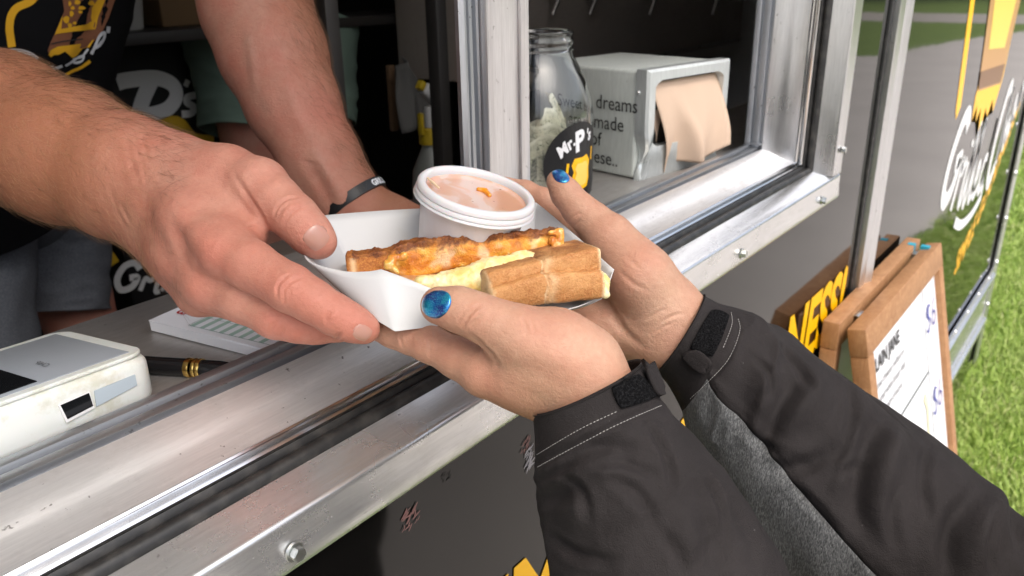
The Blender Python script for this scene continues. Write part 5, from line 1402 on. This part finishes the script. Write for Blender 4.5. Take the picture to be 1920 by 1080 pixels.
lA, lB = PW_(112, 470, 1500), PW_(-60, 470, 1290)
srv_items += leg_items(lA + [0, .02, .1], lA + [.01, -.02, -.30], [lA[0] + .02, lA[1] + .03, FLz + .05], 82) + leg_items(lB + [0, .02, .12], lB + [0, -.02, -.32], [lB[0], lB[1] + .03, FLz + .05], 84)
V, F, T = merge([(S.finish(), S.F, tones_of(S)) for S in (SR, SL)] + [coarse(srv_items, 40, 7)])
body_s = world_mesh('body', V, F, M_SKINM, server, T)
el_l = PW_(1300, 1420, 418); sl_ = np.array([.44, -.22, -.24]); sr_ = np.array([.80, -.36, -.24]); el_r = PW_(1980, 1330, 478)
cst_items = [Cone(C(1325, 1140, 430), wc(*el_l), 34, 38), Cone(wc(*el_l), wc(*sl_), 40, 48), Cone(C(1555, 875, 521), wc(*el_r), 36, 40), Cone(wc(*el_r), wc(*sr_), 40, 48), Cone(wc(*sl_), wc(*sr_), 58, 58),
             Cone(wc(.62, -.30, -.38), wc(.62, -.30, -.75), 120, 125)] + leg_items((.54, -.28, -.75), (.55, -.24, -1.15), (.55, -.26, -1.56), 80) + leg_items((.70, -.34, -.75), (.71, -.30, -1.15), (.71, -.32, -1.56), 80) + \
            [Cone(wc(.62, -.29, -.20), wc(.62, -.28, -.08), 52, 48), Cone(wc(.62, -.27, -.03), wc(.62, -.28, .06), 70, 80)]
V, F, T = merge([(S.finish(), S.F, tones_of(S)) for S in (CL, CR)] + [coarse(cst_items, 35, 7)])
body_c = world_mesh('body', V, F, M_SKINW, customer, T)
# finger nails
M_NAIL = Mat('bare_nail', (.42, .215, .165), .3, Subsurface_Weight=.2, Subsurface_Scale=.003, Coat_Weight=.25).m
M_POL = Mat('blue_nail_polish', (.02, .18, .55), .28, .75, Coat_Weight=.9, Coat_Roughness=.05)
_n = M_POL.noise(2200, 2); _g = M_POL.noise(130, 2)
M_POL.set('Base Color', M_POL.mix(M_POL.maprange(_n, .5, .66, 0, .85), M_POL.ramp(_g, [(.38, (.03, .025, .30)), (.5, (.008, .13, .48)), (.62, (.01, .34, .55))]), (.10, .55, .75))); M_POL.bump(_n, .25, .0002); M_POL = M_POL.m
def nail_obj(S, mat, parent, *a, th=.0004, **k):
    V, F = S.nail(*a, **k); o = mesh_obj('fingernail', V, F, mat, parent, smooth=True)
    m = o.modifiers.new('plate', 'SOLIDIFY'); m.thickness = th; m.offset = -1
    return o
nail_obj(SR, M_NAIL, server, 594, 446, (14, 14), 14, 14.5, lift=.22)
nail_obj(SR, M_NAIL, server, 680, 625, (9, 5), 11, 9.5, lift=.2)
nail_obj(CL, M_POL, customer, 816, 569, (-12, 2), 18.0, 14.5, lift=.75, th=.0006, sink=.8, round_tip=1.0, base_round=1.0)
nail_obj(CR, M_POL, customer, 1052, 327, (-6, -7), 15.5, 10.5, lift=.7, th=.0006, sink=.8, round_tip=1.0, base_round=1.0)
# arm hair
def hairs(name, S, n, keep, flow, lmin, lmax, mat, parent, rad=.05, seed=1):
    rg = np.random.default_rng(seed); px = px_of(S.V); w = keep(px, S.N); ii = rg.choice(len(S.V), n, p=w / w.sum())
    V = S.V[ii]; N = S.N[ii]; f = flow(px[ii]); f = f - N * np.sum(f * N, 1)[:, None]; f /= np.linalg.norm(f, axis=1)[:, None]
    sd = np.cross(N, f); L = rg.uniform(lmin, lmax, n)
    a = rg.normal(0, .45, n); d = f * np.cos(a)[:, None] + sd * np.sin(a)[:, None]; curl = rg.normal(0, .35, n)[:, None]
    out = []
    for t in (0, .33, .67, 1.0):
        out.append(V + d * (L * t)[:, None] + N * (L * (.42 * t - .26 * t * t))[:, None] + sd * curl * (L * t * t * .5)[:, None] - N * .2)
    Pn = np.stack(out, 1); nv = len(out); VV = []
    r = np.array([1, .9, .7, .25]) * rad
    b1 = sd; b2 = np.cross(d, sd)
    for k in range(nv):
        for q in range(3):
            an = 2 * math.pi * q / 3; VV.append(Pn[:, k] + (b1 * math.cos(an) + b2 * math.sin(an)) * r[k])
    VV = np.stack(VV, 1).reshape(-1, 3); base = (np.arange(n) * nv * 3)[:, None]; F = []
    for k in range(nv - 1):
        for q in range(3): F.append(base + np.array([k * 3 + q, k * 3 + (q + 1) % 3, (k + 1) * 3 + (q + 1) % 3, (k + 1) * 3 + q]))
    o = world_mesh(name, VV, np.concatenate(F), mat, parent); o['kind'] = 'stuff'; return o
M_HAIRD = flat('dark_arm_hair', (.10, .05, .02), .5); M_HAIRL = flat('fair_arm_hair', (.42, .24, .12), .45)
fl = lambda p: np.stack([np.full(len(p), 1.0), np.full(len(p), .75), np.full(len(p), .1)], 1)
topc = lambda p, N: (p[:, 0] < 340) * (p[:, 0] > -60) * np.clip(.12 + 1.6 * np.clip(-N[:, 1] - .35, 0, 1) + 1.2 * np.clip(N[:, 1] - .55, 0, 1), 0, 2)
hairs('arm_hair', SR, 2300, topc, fl, 7, 16, M_HAIRD, server, .062, 3)
hairs('arm_hair', SR, 1500, lambda p, N: (p[:, 0] < 290) * (p[:, 0] > -60) * (N[:, 2] < .2) * 1.0, fl, 6, 12, M_HAIRL, server, .05, 4)
fl2 = lambda p: np.stack([np.full(len(p), .75), np.full(len(p), .65), np.full(len(p), 0.)], 1)
hairs('arm_hair', SL, 1900, lambda p, N: (p[:, 1] < 350) * (p[:, 1] > -40) * np.clip(N[:, 0] - .1, 0, 1), fl2, 8, 18, M_HAIRD, server, .07, 5)
# ================================================================ clothes
class Loft(Surf):
    """stations: (px, py, depth, half-width px across, half-depth mm); nu x nv quads, v=0 on the image-right side, v=90deg facing the camera"""
    def __init__(s, st, nu=150, nv=120, side=None, cap=False):
        q = []
        cen = np.array([C(*t[:3]) for t in st]); 
        tt = np.linspace(0, 1, nu + 1); us = np.linspace(0, len(st) - 1, nu + 1)
        def interp(a): 
            a = catmull([np.atleast_1d(x) for x in a], 40); k = np.clip(us * 40, 0, len(a) - 1); i = np.floor(k).astype(int); j = np.minimum(i + 1, len(a) - 1); f = (k - i)[:, None]
            a = np.array(a); return a[i] * (1 - f) + a[j] * f
        c = interp(cen); rx = interp([t[3] / FOC * t[2] for t in st])[:, 0]; ry = interp([t[4] for t in st])[:, 0]
        ang = interp([t[5] if len(t) > 5 else 1e9 for t in st])[:, 0] if len(st[0]) > 5 else None
        tan = np.gradient(c, axis=0); tan /= np.linalg.norm(tan, axis=1)[:, None]
        vd = c / np.linalg.norm(c, axis=1)[:, None]
        sd = np.cross(tan, vd)
        if ang is not None:                                   # given image direction of the cross line
            sd2 = np.stack([np.cos(np.radians(ang)), np.sin(np.radians(ang)), 0 * ang], 1); sd = sd2
        sd /= np.linalg.norm(sd, axis=1)[:, None]
        if side is not None: sd = np.where((sd @ np.asarray(side))[:, None] < 0, -sd, sd)
        fr = -vd + tan * np.sum(vd * tan, 1)[:, None]; fr -= sd * np.sum(fr * sd, 1)[:, None]; fr /= np.linalg.norm(fr, axis=1)[:, None]
        v = np.linspace(0, 2 * math.pi, nv, endpoint=False)
        Pn = c[:, None] + sd[:, None] * (rx[:, None] * np.cos(v))[..., None] + fr[:, None] * (ry[:, None] * np.sin(v))[..., None]
        s.nu, s.nv = nu, nv; s.V = Pn.reshape(-1, 3)
        i, j = np.meshgrid(np.arange(nu), np.arange(nv), indexing='ij'); i, j = i.ravel(), j.ravel(); j2 = (j + 1) % nv
        s.F = np.stack([i * nv + j, i * nv + j2, (i + 1) * nv + j2, (i + 1) * nv + j], 1)
        s.N = vnormals(s.V, s.F)
        ctr = np.repeat(c, nv, 0)
        if np.mean(np.sum(s.N * (s.V - ctr), 1)) < 0: s.F = s.F[:, ::-1]; s.N = -s.N
        s.u = np.repeat(tt, nv); s.vv = np.tile(v, nu + 1)
        s.disp = np.zeros(len(s.V)); s.tone = {}; s.rebvh()
    def rebvh(s): s.bvh = BVHTree.FromPolygons([tuple(x) for x in s.V], [tuple(f) for f in s.F])
    def bake(s):
        s.V = s.finish(); s.disp[:] = 0; s.N = vnormals(s.V, s.F); s.rebvh()
    def faces(s, keep):
        k = keep(s.u[s.F[:, 0]], s.vv[s.F[:, 0]]); return s.F[k]
    def wrinkle(s, amp, su, sv, seed, ridged=True, fade=0.0):
        p = np.stack([s.u * su, np.cos(s.vv) * sv, np.sin(s.vv) * sv], 1)
        n = np.array([mnoise.fractal(Vector((a + seed, b + .35 * a, c_)), 1.0, 2.0, 2) for a, b, c_ in p])
        s.disp += amp * (.6 - np.abs(n) * 1.6 if ridged else n) * (np.clip((s.u - fade) / .08, 0, 1) if fade else 1)
def sub_mesh(V, F):
    u, inv = np.unique(F, return_inverse=True); return V[u], inv.reshape(F.shape), u
def patch(S, quad, off, name, mat, parent, n=(10, 10), th=.0012, curl=None, rnd=.0):
    """thin piece of cloth lying on S; quad = 4 photo points"""
    q = np.array(quad, float); P_ = []
    for i in range(n[0]):
        for j in range(n[1]):
            a, b = i / (n[0] - 1), j / (n[1] - 1)
            if rnd:
                x, y = 2 * a - 1, 2 * b - 1; m = 1 - rnd * (x * x) * (y * y); a, b = (x * m + 1) / 2, (y * m + 1) / 2
            p = q[0] * (1 - a) * (1 - b) + q[1] * a * (1 - b) + q[2] * a * b + q[3] * (1 - a) * b
            h, nr = S.hit(*p)
            if h is None: 
                r = S.bvh.find_nearest(Vector(C(p[0], p[1], np.mean(S.V[:, 2])))); h, nr = np.array(r[0]), np.array(r[1])
            if nr @ h > 0: nr = -nr
            o = off + (curl(a, b) if curl else 0); P_.append(h + nr * o)
    F = [(i * n[1] + j, (i + 1) * n[1] + j, (i + 1) * n[1] + j + 1, i * n[1] + j + 1) for i in range(n[0] - 1) for j in range(n[1] - 1)]
    o = mesh_obj(name, cam2world(P_), F, mat, parent, smooth=True)
    m = o.modifiers.new('cloth', 'SOLIDIFY'); m.thickness = th; m.offset = 0
    return o
def stitches(S, pts, name, mat, parent, step=1.9, L=1.3, r=.18, off=.15):
    q = [S.hit(*p) for p in catmull(pts, 14)]; q = [(h, n) for h, n in q if h is not None]
    h = np.array([a for a, b in q]); nn = np.array([b if b @ a < 0 else -b for a, b in q]); Ls = np.r_[0, np.cumsum(np.linalg.norm(np.diff(h, axis=0), axis=1))]
    V, F = [], []
    for t in np.arange(0, Ls[-1] - L, step):
        pp = [np.array([np.interp(x, Ls, h[:, i]) + np.interp(x, Ls, nn[:, i]) * off for i in range(3)]) for x in (t, t + L / 2, t + L)]
        v, f = tube_pts(cam2world(pp), [r * 4e-4, r * 1e-3, r * 4e-4], 5); b = len(V); V += v; F += [tuple(i + b for i in g) for g in f]
    o = mesh_obj(name, V, F, mat, parent, smooth=True); o['kind'] = 'stuff'; return o
M_JKT = Mat('black_softshell', (.024, .021, .021), .8, Sheen_Weight=.03, Sheen_Roughness=.4, Specular_IOR_Level=.2)
M_JKT.b.inputs['Sheen Tint'].default_value = (.5, .45, .45, 1)
_co = M_JKT.coord(); _w = M_JKT.noise(1500, 2, .5, _co); _l = M_JKT.noise(420, 2, .5, _co)
M_JKT.set('Base Color', M_JKT.mix(M_JKT.maprange(_l, .77, .785, 0, .4), M_JKT.ramp(M_JKT.noise(30, 4, .6, _co), [(.3, (.017, .0145, .0145)), (.7, (.025, .0215, .0215))]), (.25, .24, .24)))
_b = M_JKT.bump(_w, .8, .0006); M_JKT.bump(M_JKT.noise(60, 5, .65, _co), .4, .004, _b); M_JKT = M_JKT.m
M_GUS = Mat('heather_grey_knit', (.09, .09, .09), .9, Sheen_Weight=.2)
_v = M_GUS.noise(420, 3, .6, M_GUS.coord(scale=(1, 3.5, 1), rot=(.3, .5, .6)), .8)
M_GUS.set('Base Color', M_GUS.ramp(_v, [(.36, (.028, .029, .030)), (.5, (.070, .073, .075)), (.66, (.16, .165, .165))])); M_GUS.bump(_v, .5, .0012); M_GUS = M_GUS.m
M_VEL = Mat('velcro_loop', (.012, .012, .013), .95, Specular_IOR_Level=.1); _v = M_VEL.noise(900, 4, .7); M_VEL.set('Base Color', M_VEL.ramp(_v, [(.45, (.003, .003, .0035)), (.75, (.028, .028, .03))])); M_VEL.bump(_v, 1.0, .002); M_VEL = M_VEL.m
M_THR = flat('pale_thread', (.55, .54, .52), .7)
# ---- customer's near sleeve
NS = Loft([(1101, 726, 430, 114, 34, -26), (1112, 765, 430, 122, 36, -26), (1126, 817, 430, 134, 38, -25), (1171, 903, 429, 166, 43, -19), (1211, 996, 428, 192, 47, -16), (1252, 1110, 426, 220, 52, -13), (1285, 1260, 422, 240, 56, -8), (1300, 1420, 418, 240, 58, -4)], 170, 140, side=(1, -.5, 0))
def folds(S, L):
    for p, d, w in L: S.line(p, d * (1.7 if abs(d) > 1.1 else 1), w * (.85 if abs(d) > 1.1 else 1))
NS.wrinkle(2.6, 7, 1.1, 3.0, fade=.25)
folds(NS, [([(1040, 868), (1100, 846), (1150, 842), (1200, 860)], 2.2, 5), ([(1002, 925), (1035, 940), (1085, 905)], 2.4, 6), ([(1060, 905), (1110, 885), (1180, 885)], -1.6, 9), ([(1290, 950), (1335, 1005), (1325, 1070)], 2.0, 9), ([(1250, 930), (1290, 990), (1285, 1060)], -1.8, 11), ([(1020, 985), (1060, 1010), (1120, 1000)], 1.6, 10), ([(1360, 930), (1400, 1000), (1410, 1070)], 1.4, 7), ([(1005, 872), (1090, 828), (1165, 790), (1240, 758)], 1.0, 1.6), ([(1080, 960), (1180, 985), (1240, 1060)], -1.2, 14)])
folds(NS, [([(1215, 800), (1250, 850), (1262, 910)], 1.8, 2.6), ([(1060, 890), (1095, 925), (1105, 975)], 1.8, 2.8), ([(1150, 900), (1200, 930), (1225, 985)], 1.6, 2.8), ([(1030, 1010), (1080, 1040), (1150, 1050)], 1.8, 3), ([(1320, 890), (1350, 940), (1362, 1000)], 1.8, 2.8), ([(1240, 1000), (1270, 1040), (1280, 1080)], 1.6, 3), ([(1010, 905), (1050, 880), (1075, 870)], 1.8, 2.4), ([(1120, 870), (1170, 868), (1230, 890)], 1.5, 2.4)])
NS.disp += 1.1 * np.exp(-((NS.u - .005) / .008) ** 2)
NS.bake()
# ---- customer's far sleeve
FS = Loft([(1274, 625, 540, 84, 33, -58), (1300, 645, 539, 90, 34, -58), (1336, 675, 537, 110, 36, -58), (1371, 714, 534, 130, 39, -56), (1420, 760, 531, 142, 42, -52), (1530, 880, 522, 174, 50, -49), (1650, 1000, 511, 198, 55, -48), (1780, 1130, 500, 208, 57, -46), (1900, 1250, 488, 210, 58, -46), (1985, 1340, 478, 205, 58, -46)], 190, 150, side=(.66, -.75, 0))
FS.wrinkle(3.0, 8, 1.2, 11.0, fade=.22)
folds(FS, [([(1652, 790), (1625, 850), (1606, 940), (1625, 1010)], 3.4, 6), ([(1690, 800), (1670, 850), (1650, 940)], -2.6, 9), ([(1504, 706), (1464, 762), (1439, 817), (1433, 850)], 2.8, 5), ([(1535, 715), (1500, 770), (1480, 830)], -2.4, 8), ([(1440, 880), (1510, 872), (1576, 842)], 2.4, 5), ([(1460, 850), (1530, 845)], -1.8, 7), ([(1845, 918), (1800, 970), (1782, 1031), (1782, 1085)], 4.0, 6), ([(1870, 930), (1840, 1000), (1830, 1070)], -3.2, 9), ([(1885, 938), (1905, 975), (1915, 1040)], 3.0, 5), ([(1400, 720), (1390, 765), (1405, 800)], 2.2, 7), ([(1430, 690), (1425, 740)], -1.6, 8), ([(1560, 690), (1580, 760), (1570, 820)], 1.4, 9), ([(1720, 860), (1710, 950), (1720, 1040)], 1.3, 12), ([(1382, 597), (1385, 622), (1365, 672), (1330, 712), (1292, 748)], 1.0, 1.6)])
folds(FS, [([(1470, 650), (1500, 690), (1520, 740)], 1.8, 2.6), ([(1590, 720), (1600, 770), (1585, 830), (1560, 880)], 2.0, 2.8), ([(1545, 900), (1590, 880), (1640, 870)], 1.8, 2.6), ([(1690, 900), (1672, 960), (1680, 1030)], 1.8, 3), ([(1745, 830), (1735, 900), (1742, 970)], 2.0, 3), ([(1415, 670), (1440, 700), (1445, 745)], 1.8, 2.4), ([(1480, 905), (1520, 940), (1570, 1000)], 1.8, 3), ([(1860, 960), (1850, 1020), (1862, 1080)], 2.0, 3), ([(1620, 740), (1660, 760), (1700, 800)], 1.5, 2.6), ([(1395, 800), (1430, 835), (1480, 850)], 1.8, 2.6)])
FS.disp += 1.1 * np.exp(-((FS.u - .005) / .008) ** 2)
FS.disp += 1.3 * np.exp(-((FS.vv - math.radians(104)) / .05) ** 2) * (FS.u > .22)
FS.bake()
gv0, gv1 = math.radians(108), math.radians(215)
isg = lambda u, v: (v > gv0) & (v < gv1) & (u > .225)
def cloth(name, S, F, mat, parent, th):
    V, F2, u = sub_mesh(S.V, F); o = world_mesh(name, V, F2, mat, parent)
    m = o.modifiers.new('cloth', 'SOLIDIFY'); m.thickness = th; m.offset = -1; return o
cloth('sleeve', NS, NS.F, M_JKT, customer, .0016)
fs_o = cloth('sleeve', FS, FS.faces(lambda u, v: ~isg(u, v)), M_JKT, customer, .0016)
tag(fs_o, 'black sleeve with heather grey underarm panel')
cloth('gusset', FS, FS.faces(isg), M_GUS, customer, .0010)
# cuff details
patch(NS, [(1142, 722), (1194, 700), (1236, 744), (1162, 770)], 1.0, 'velcro_patch', M_VEL, customer, (14, 14), .0014, rnd=.10)
patch(NS, [(1196, 689), (1213, 684), (1243, 742), (1226, 748)], 2.2, 'cuff_tab', M_JKT, customer, (10, 14), .0022, curl=lambda a, b: 3.5 * a * a + 1.5 * (1 - b), rnd=.2)
stitches(NS, [(1006, 853), (1085, 806), (1160, 770)], 'stitching', M_THR, customer)
stitches(NS, [(1008, 876), (1090, 831), (1165, 793), (1241, 760)], 'stitching', M_THR, customer)
patch(FS, [(1332, 580), (1370, 592), (1338, 672), (1290, 655)], 1.0, 'velcro_patch', M_VEL, customer, (14, 14), .0014, rnd=.10)
patch(FS, [(1273, 664), (1308, 652), (1342, 684), (1322, 706)], 2.4, 'cuff_tab', M_JKT, customer, (12, 10), .0022, curl=lambda a, b: 2.0 * b * b + 1.2 * a, rnd=.22)
stitches(FS, [(1371, 586), (1372, 610), (1355, 655)], 'stitching', M_THR, customer)
stitches(FS, [(1384, 598), (1387, 622), (1367, 672), (1332, 712), (1294, 748)], 'stitching', M_THR, customer)
# jacket body, trousers and shoes (out of the picture, for the gloss and for other views)
def garment(name, items, k, h, mat, parent, amp=2.0, seed=1.0):
    g = Group(items, k); V, F = surface(g, h); N = vnormals(V, F); V = V + N * (amp * fbm(V, .012, 2, seed))[:, None]; return world_mesh(name, V, F, mat, parent)
garment('jacket', [Cone(wc(*(el_l + [0, -.02, .0])), wc(*sl_), 66, 72), Cone(wc(*(el_r + [0.02, -.02, .0])), wc(*sr_), 66, 72), Cone(wc(*sl_), wc(*sr_), 80, 80), Cone(wc(.62, -.30, -.36), wc(.62, -.30, -.80), 150, 155)], 40, 9, M_JKT, customer, 4)
M_DENIM = flat('dark_trousers', (.03, .035, .05), .8)
garment('trousers', [Cone(wc(.54, -.28, -.76), wc(.55, -.24, -1.15), 95, 75), Cone(wc(.55, -.24, -1.15), wc(.55, -.26, -1.53), 75, 62), Cone(wc(.70, -.34, -.76), wc(.71, -.30, -1.15), 95, 75), Cone(wc(.71, -.30, -1.15), wc(.71, -.32, -1.53), 75, 62)], 25, 10, M_DENIM, customer, 4)
M_HAIRC = flat('brown_hair', (.05, .03, .02), .5)
garment('hair', [Cone(wc(.62, -.30, -.02), wc(.62, -.31, .08), 80, 84), Cone(wc(.62, -.34, .0), wc(.62, -.36, -.18), 60, 45)], 25, 8, M_HAIRC, customer, 3)
garment('hair', [Cone(wc(*((sh_r + sh_l) / 2 + [0, -.02, .26])), wc(*((sh_r + sh_l) / 2 + [0, -.02, .34])), 78, 86)], 25, 8, M_HAIRC, server, 3)

# ---- server's T-shirt
M_TEE = Mat('black_cotton', (.006, .006, .007), .95, Specular_IOR_Level=.15); M_TEE.bump(M_TEE.noise(900, 2), .3, .0006); M_TEE = M_TEE.m
TS = Loft([(40, -520, 960, 330, 150), (-30, -330, 960, 345, 160), (-80, -150, 965, 318, 155), (-104, 0, 980, 312, 150), (-128, 110, 1000, 300, 145), (-150, 220, 1060, 300, 145), (-110, 330, 1180, 270, 145)], 120, 120, side=(1, 0, 0))
TS.wrinkle(5, 5, 1.0, 5.0)
folds(TS, [([(60, 90), (110, 130), (150, 150)], 3, 9), ([(180, 0), (170, 60), (140, 120)], 3, 10)])
TS.bake()
cloth('tshirt', TS, TS.F, M_TEE, server, .0015)
garment('tshirt_sleeve', [Cone(wc(*sh_r), wc(*(sh_r * .45 + PW_(-400, 68, 683) * .55)), 80, 84)], 20, 8, M_TEE, server, 4)
garment('tshirt_sleeve', [Cone(wc(*sh_l), wc(*(sh_l * .5 + PW_(440, -150, 843) * .5)), 80, 84)], 20, 8, M_TEE, server, 4)
garment('tshirt_sleeve', [Cone(wc(*sh_r), wc(*sh_l), 78, 78)], 20, 9, M_TEE, server, 4)
# shirt print: pieces of flat colour laid on the cloth
def on_cloth(S, pts2, faces, name, mat, parent, off):
    P_ = []
    for p in pts2:
        h, n = S.hit(*p)
        if h is None: r = S.bvh.find_nearest(Vector(C(p[0], p[1], 1000))); h, n = np.array(r[0]), np.array(r[1])
        if n @ h > 0: n = -n
        P_.append(h + n * off)
    return mesh_obj(name, cam2world(P_), faces, mat, parent, smooth=True)
def px_poly(pts, div=2):
    bm = bmesh.new(); f = bm.faces.new([bm.verts.new((p[0], p[1], 0)) for p in pts]); bmesh.ops.triangulate(bm, faces=[f])
    bmesh.ops.subdivide_edges(bm, edges=bm.edges, cuts=div, use_grid_fill=True); bmesh.ops.triangulate(bm, faces=bm.faces)
    V = [tuple(v.co[:2]) for v in bm.verts]; bm.verts.index_update(); F = [tuple(v.index for v in f.verts) for f in bm.faces]; bm.free(); return V, F
z3 = lambda L: [(x / 6.355, y / 6.355) for x, y in L]
def tee_poly(pts, name, mat, off): V, F = px_poly(z3(pts)); on_cloth(TS, V, F, name, mat, server, off)
def tee_stroke(pts, w, name, mat, off):
    v, f = stroke(z3(pts), w / 6.355); on_cloth(TS, [tuple(p) for p in v], f, name, mat, server, off)
M_TY = flat('print_yellow', (.72, .38, .012), .85); M_TB = flat('print_brown', (.22, .085, .04), .85); M_TW = flat('print_white', (.55, .56, .58), .85); M_TBD = flat('print_black', (.02, .02, .022), .85)
tee_stroke([(430, -60), (350, 20), (200, 90), (130, 190), (110, 330), (125, 460), (140, 560)], 95, 'shirt_stripe', M_TY, 1.0)
tee_poly([(730, -90), (760, 130), (690, 300), (600, 500), (565, 600), (590, 640), (1050, 560), (1200, 400), (1290, 200), (1390, -90)], 'shirt_crust', M_TB, 1.0)
tee_poly([(735, 180), (690, 290), (640, 410), (700, 395), (880, 370), (1130, 345), (1160, 200), (1260, -60), (1190, -60), (1075, 90), (1070, 200), (1080, 245), (1000, 290), (930, 300), (830, 320), (720, 340)], 'shirt_cheese', M_TY, 1.8)
tee_poly([(575, 640), (600, 590), (680, 550), (850, 530), (1060, 490), (1110, 470), (1060, 560), (960, 580), (900, 660), (850, 685), (800, 640), (760, 610), (700, 640), (640, 645), (600, 670)], 'shirt_cheese', M_TY, 1.9)
tee_stroke([(600, 520), (760, 485), (950, 460), (1120, 440)], 14, 'shirt_line', M_TBD, 2.0)
for k, (x, y, w_, h_) in enumerate([(855, 90, 50, 45), (960, 90, 85, 45), (840, 160, 50, 70), (945, 140, 50, 35), (780, 230, 75, 90), (880, 270, 45, 35), (1075, 30, 70, 60), (910, 20, 70, 60), (820, 40, 35, 60), (820, 300, 50, 60)]):
    tee_poly([(x + w_ / 2 * math.cos(a) * (1 + .2 * math.sin(3 * a + k)), y + h_ / 2 * math.sin(a)) for a in np.linspace(0, 2 * math.pi, 12, endpoint=False)], 'shirt_spot', M_TY, 1.8)
tee_stroke([(110, 600), (250, 610), (360, 650), (440, 705)], 50, 'shirt_lettering', M_TW, 1.2)
tee_stroke([(560, 850), (640, 810), (735, 770)], 34, 'shirt_lettering', M_TW, 2.2); tee_stroke([(565, 795), (625, 785)], 24, 'shirt_lettering', M_TW, 2.2)
tee_stroke([(770, 770), (850, 720), (930, 670), (985, 660), (960, 720), (880, 740), (860, 700), (960, 670), (1040, 580)], 26, 'shirt_lettering', M_TW, 2.3)
tee_stroke([(1075, 640), (1130, 520), (1180, 420), (1225, 380), (1220, 450), (1160, 540), (1110, 570)], 32, 'shirt_lettering', M_TW, 2.3); tee_stroke([(1265, 385), (1275, 310)], 42, 'shirt_lettering', M_TW, 2.3)
tee_stroke([(770, 890), (840, 840), (960, 790), (1060, 720)], 36, 'shirt_small_print', M_TY, 2.2)
# ---- shorts
M_SHO = Mat('grey_jersey', (.075, .08, .09), .9); M_SHO.set('Base Color', M_SHO.ramp(M_SHO.noise(500, 3), [(.3, (.08, .086, .098)), (.7, (.17, .178, .195))])); M_SHO.bump(M_SHO.noise(25, 3), .4, .006); M_SHO = M_SHO.m
for st, nm in (([(40, 250, 1440, 175, 150), (85, 350, 1470, 112, 105), (108, 440, 1500, 90, 92), (110, 520, 1500, 86, 90), (112, 582, 1500, 84, 88)], 'a'), ([(-60, 250, 1330, 150, 150), (-58, 380, 1300, 110, 105), (-55, 520, 1280, 108, 105), (-48, 640, 1265, 106, 105), (-46, 720, 1255, 105, 104)], 'b')):
    S = Loft(st, 60, 70, side=(1, 0, 0)); S.wrinkle(6, 5, 1.2, 2.0 if nm == 'a' else 8.0); S.bake(); cloth('shorts_leg', S, S.F, M_SHO, server, .002)
garment('shorts_seat', [Cone(wc(*hip_c), wc(*(lA + [0, 0, .14])), 125, 100), Cone(wc(*hip_c), wc(*(lB + [0, 0, .16])), 125, 100)], 40, 9, M_SHO, server, 4)
# ---- wristband
wa, wb = C(602, 300, 795), C(668, 390, 797); wx = unit(wb - wa); wcen = C(662, 378, 796)
ws = unit(np.cross(wx, [0, 0, 1.])); wf = np.cross(wx, ws)
mw = frame(cam2world([wcen])[0], RM @ ws, RM @ wf, RM @ wx)
band = lathe('wristband', [(.0345, -.0052), (.0358, -.0048), (.0362, 0), (.0358, .0048), (.0345, .0052), (.0337, .0044), (.0337, -.0044)], mw, flat('black_silicone', (.006, .006, .007), .45), None, 60, closed=True)
tag(band, 'black rubber wristband with white lettering on the server', 'wristband')
def band_pt(a, z): return mw @ Vector((.0364 * math.cos(a), .0364 * math.sin(a), z))
def band_letters():
    best = None
    for k in range(360):
        p = np.array(band_pt(math.radians(k), 0)) - CAMP; c = RM.T @ p; px = CX + FOC * c[0] / c[2]; nr = np.array(band_pt(math.radians(k), 0)) - np.array(mw.translation)
        if np.dot(nr, p) < 0 and (best is None or abs(px - 702) < best[0]): best = (abs(px - 702), math.radians(k))
    a0 = best[1]; s_ = 1 if np.dot(RM.T @ (np.array(band_pt(a0 + .2, 0)) - np.array(band_pt(a0, 0))), [1, 0, 0]) > 0 else -1
    V, F = text_tris('GRILLED', .0085, offset=.0004)
    mesh_obj('band_lettering', [band_pt(a0 + s_ * (v.x - .004) / .0364, -(v.y - .0034)) for v in V], F, M_WHT, band)
band_letters()

# ---- second person inside, in green shorts
p3 = empty('person', tuple(CAMP + PW_(500, 200, 1750) * [1, 1, 0] + [0, 0, FLz - 0.0]), 'person in green shorts and black top standing behind the server', 'person')
q1, q2 = PW_(470, 190, 1740), PW_(590, 180, 1760); qh = (q1 + q2) / 2 + np.array([0, .02, .14])
items = [Cone(wc(*qh), wc(*(qh + [0, 0, .42])), 125, 120), Cone(wc(*(qh + [0, 0, .5])), wc(*(qh + [0, 0, .58])), 55, 55), Cone(wc(*(qh + [0, 0, .66])), wc(*(qh + [0, 0, .74])), 75, 80)]
for q in (q1, q2): items += leg_items(q, q + [0, 0, -.36], [q[0], q[1] + .03, FLz + .05], 80)
V, F, T = coarse(items, 40, 9)
world_mesh('body', V, F, M_SKINM, p3, T)
M_GSH = Mat('green_cotton', (.13, .19, .15), .9); M_GSH.bump(M_GSH.noise(20, 3), .4, .006); M_GSH = M_GSH.m
for st, sd in (([(492, 60, 1740, 155, 140), (482, 140, 1740, 125, 115), (472, 200, 1738, 98, 100), (470, 250, 1736, 92, 96)], 3.), ([(560, 60, 1760, 110, 140), (568, 130, 1760, 98, 112), (570, 190, 1760, 98, 100), (572, 232, 1760, 92, 98)], 6.)):
    S = Loft(st, 40, 60, side=(1, 0, 0)); S.wrinkle(6, 4, 1.2, sd); S.bake(); cloth('shorts_leg', S, S.F, M_GSH, p3, .002)
garment('black_top', [Cone(wc(*(qh + [0, 0, .10])), wc(*(qh + [0, 0, .46])), 150, 145), Cone(wc(*(qh + [-.2, 0, .42])), wc(*(qh + [.2, 0, .42])), 70, 70)], 40, 9, M_TEE, p3, 5)
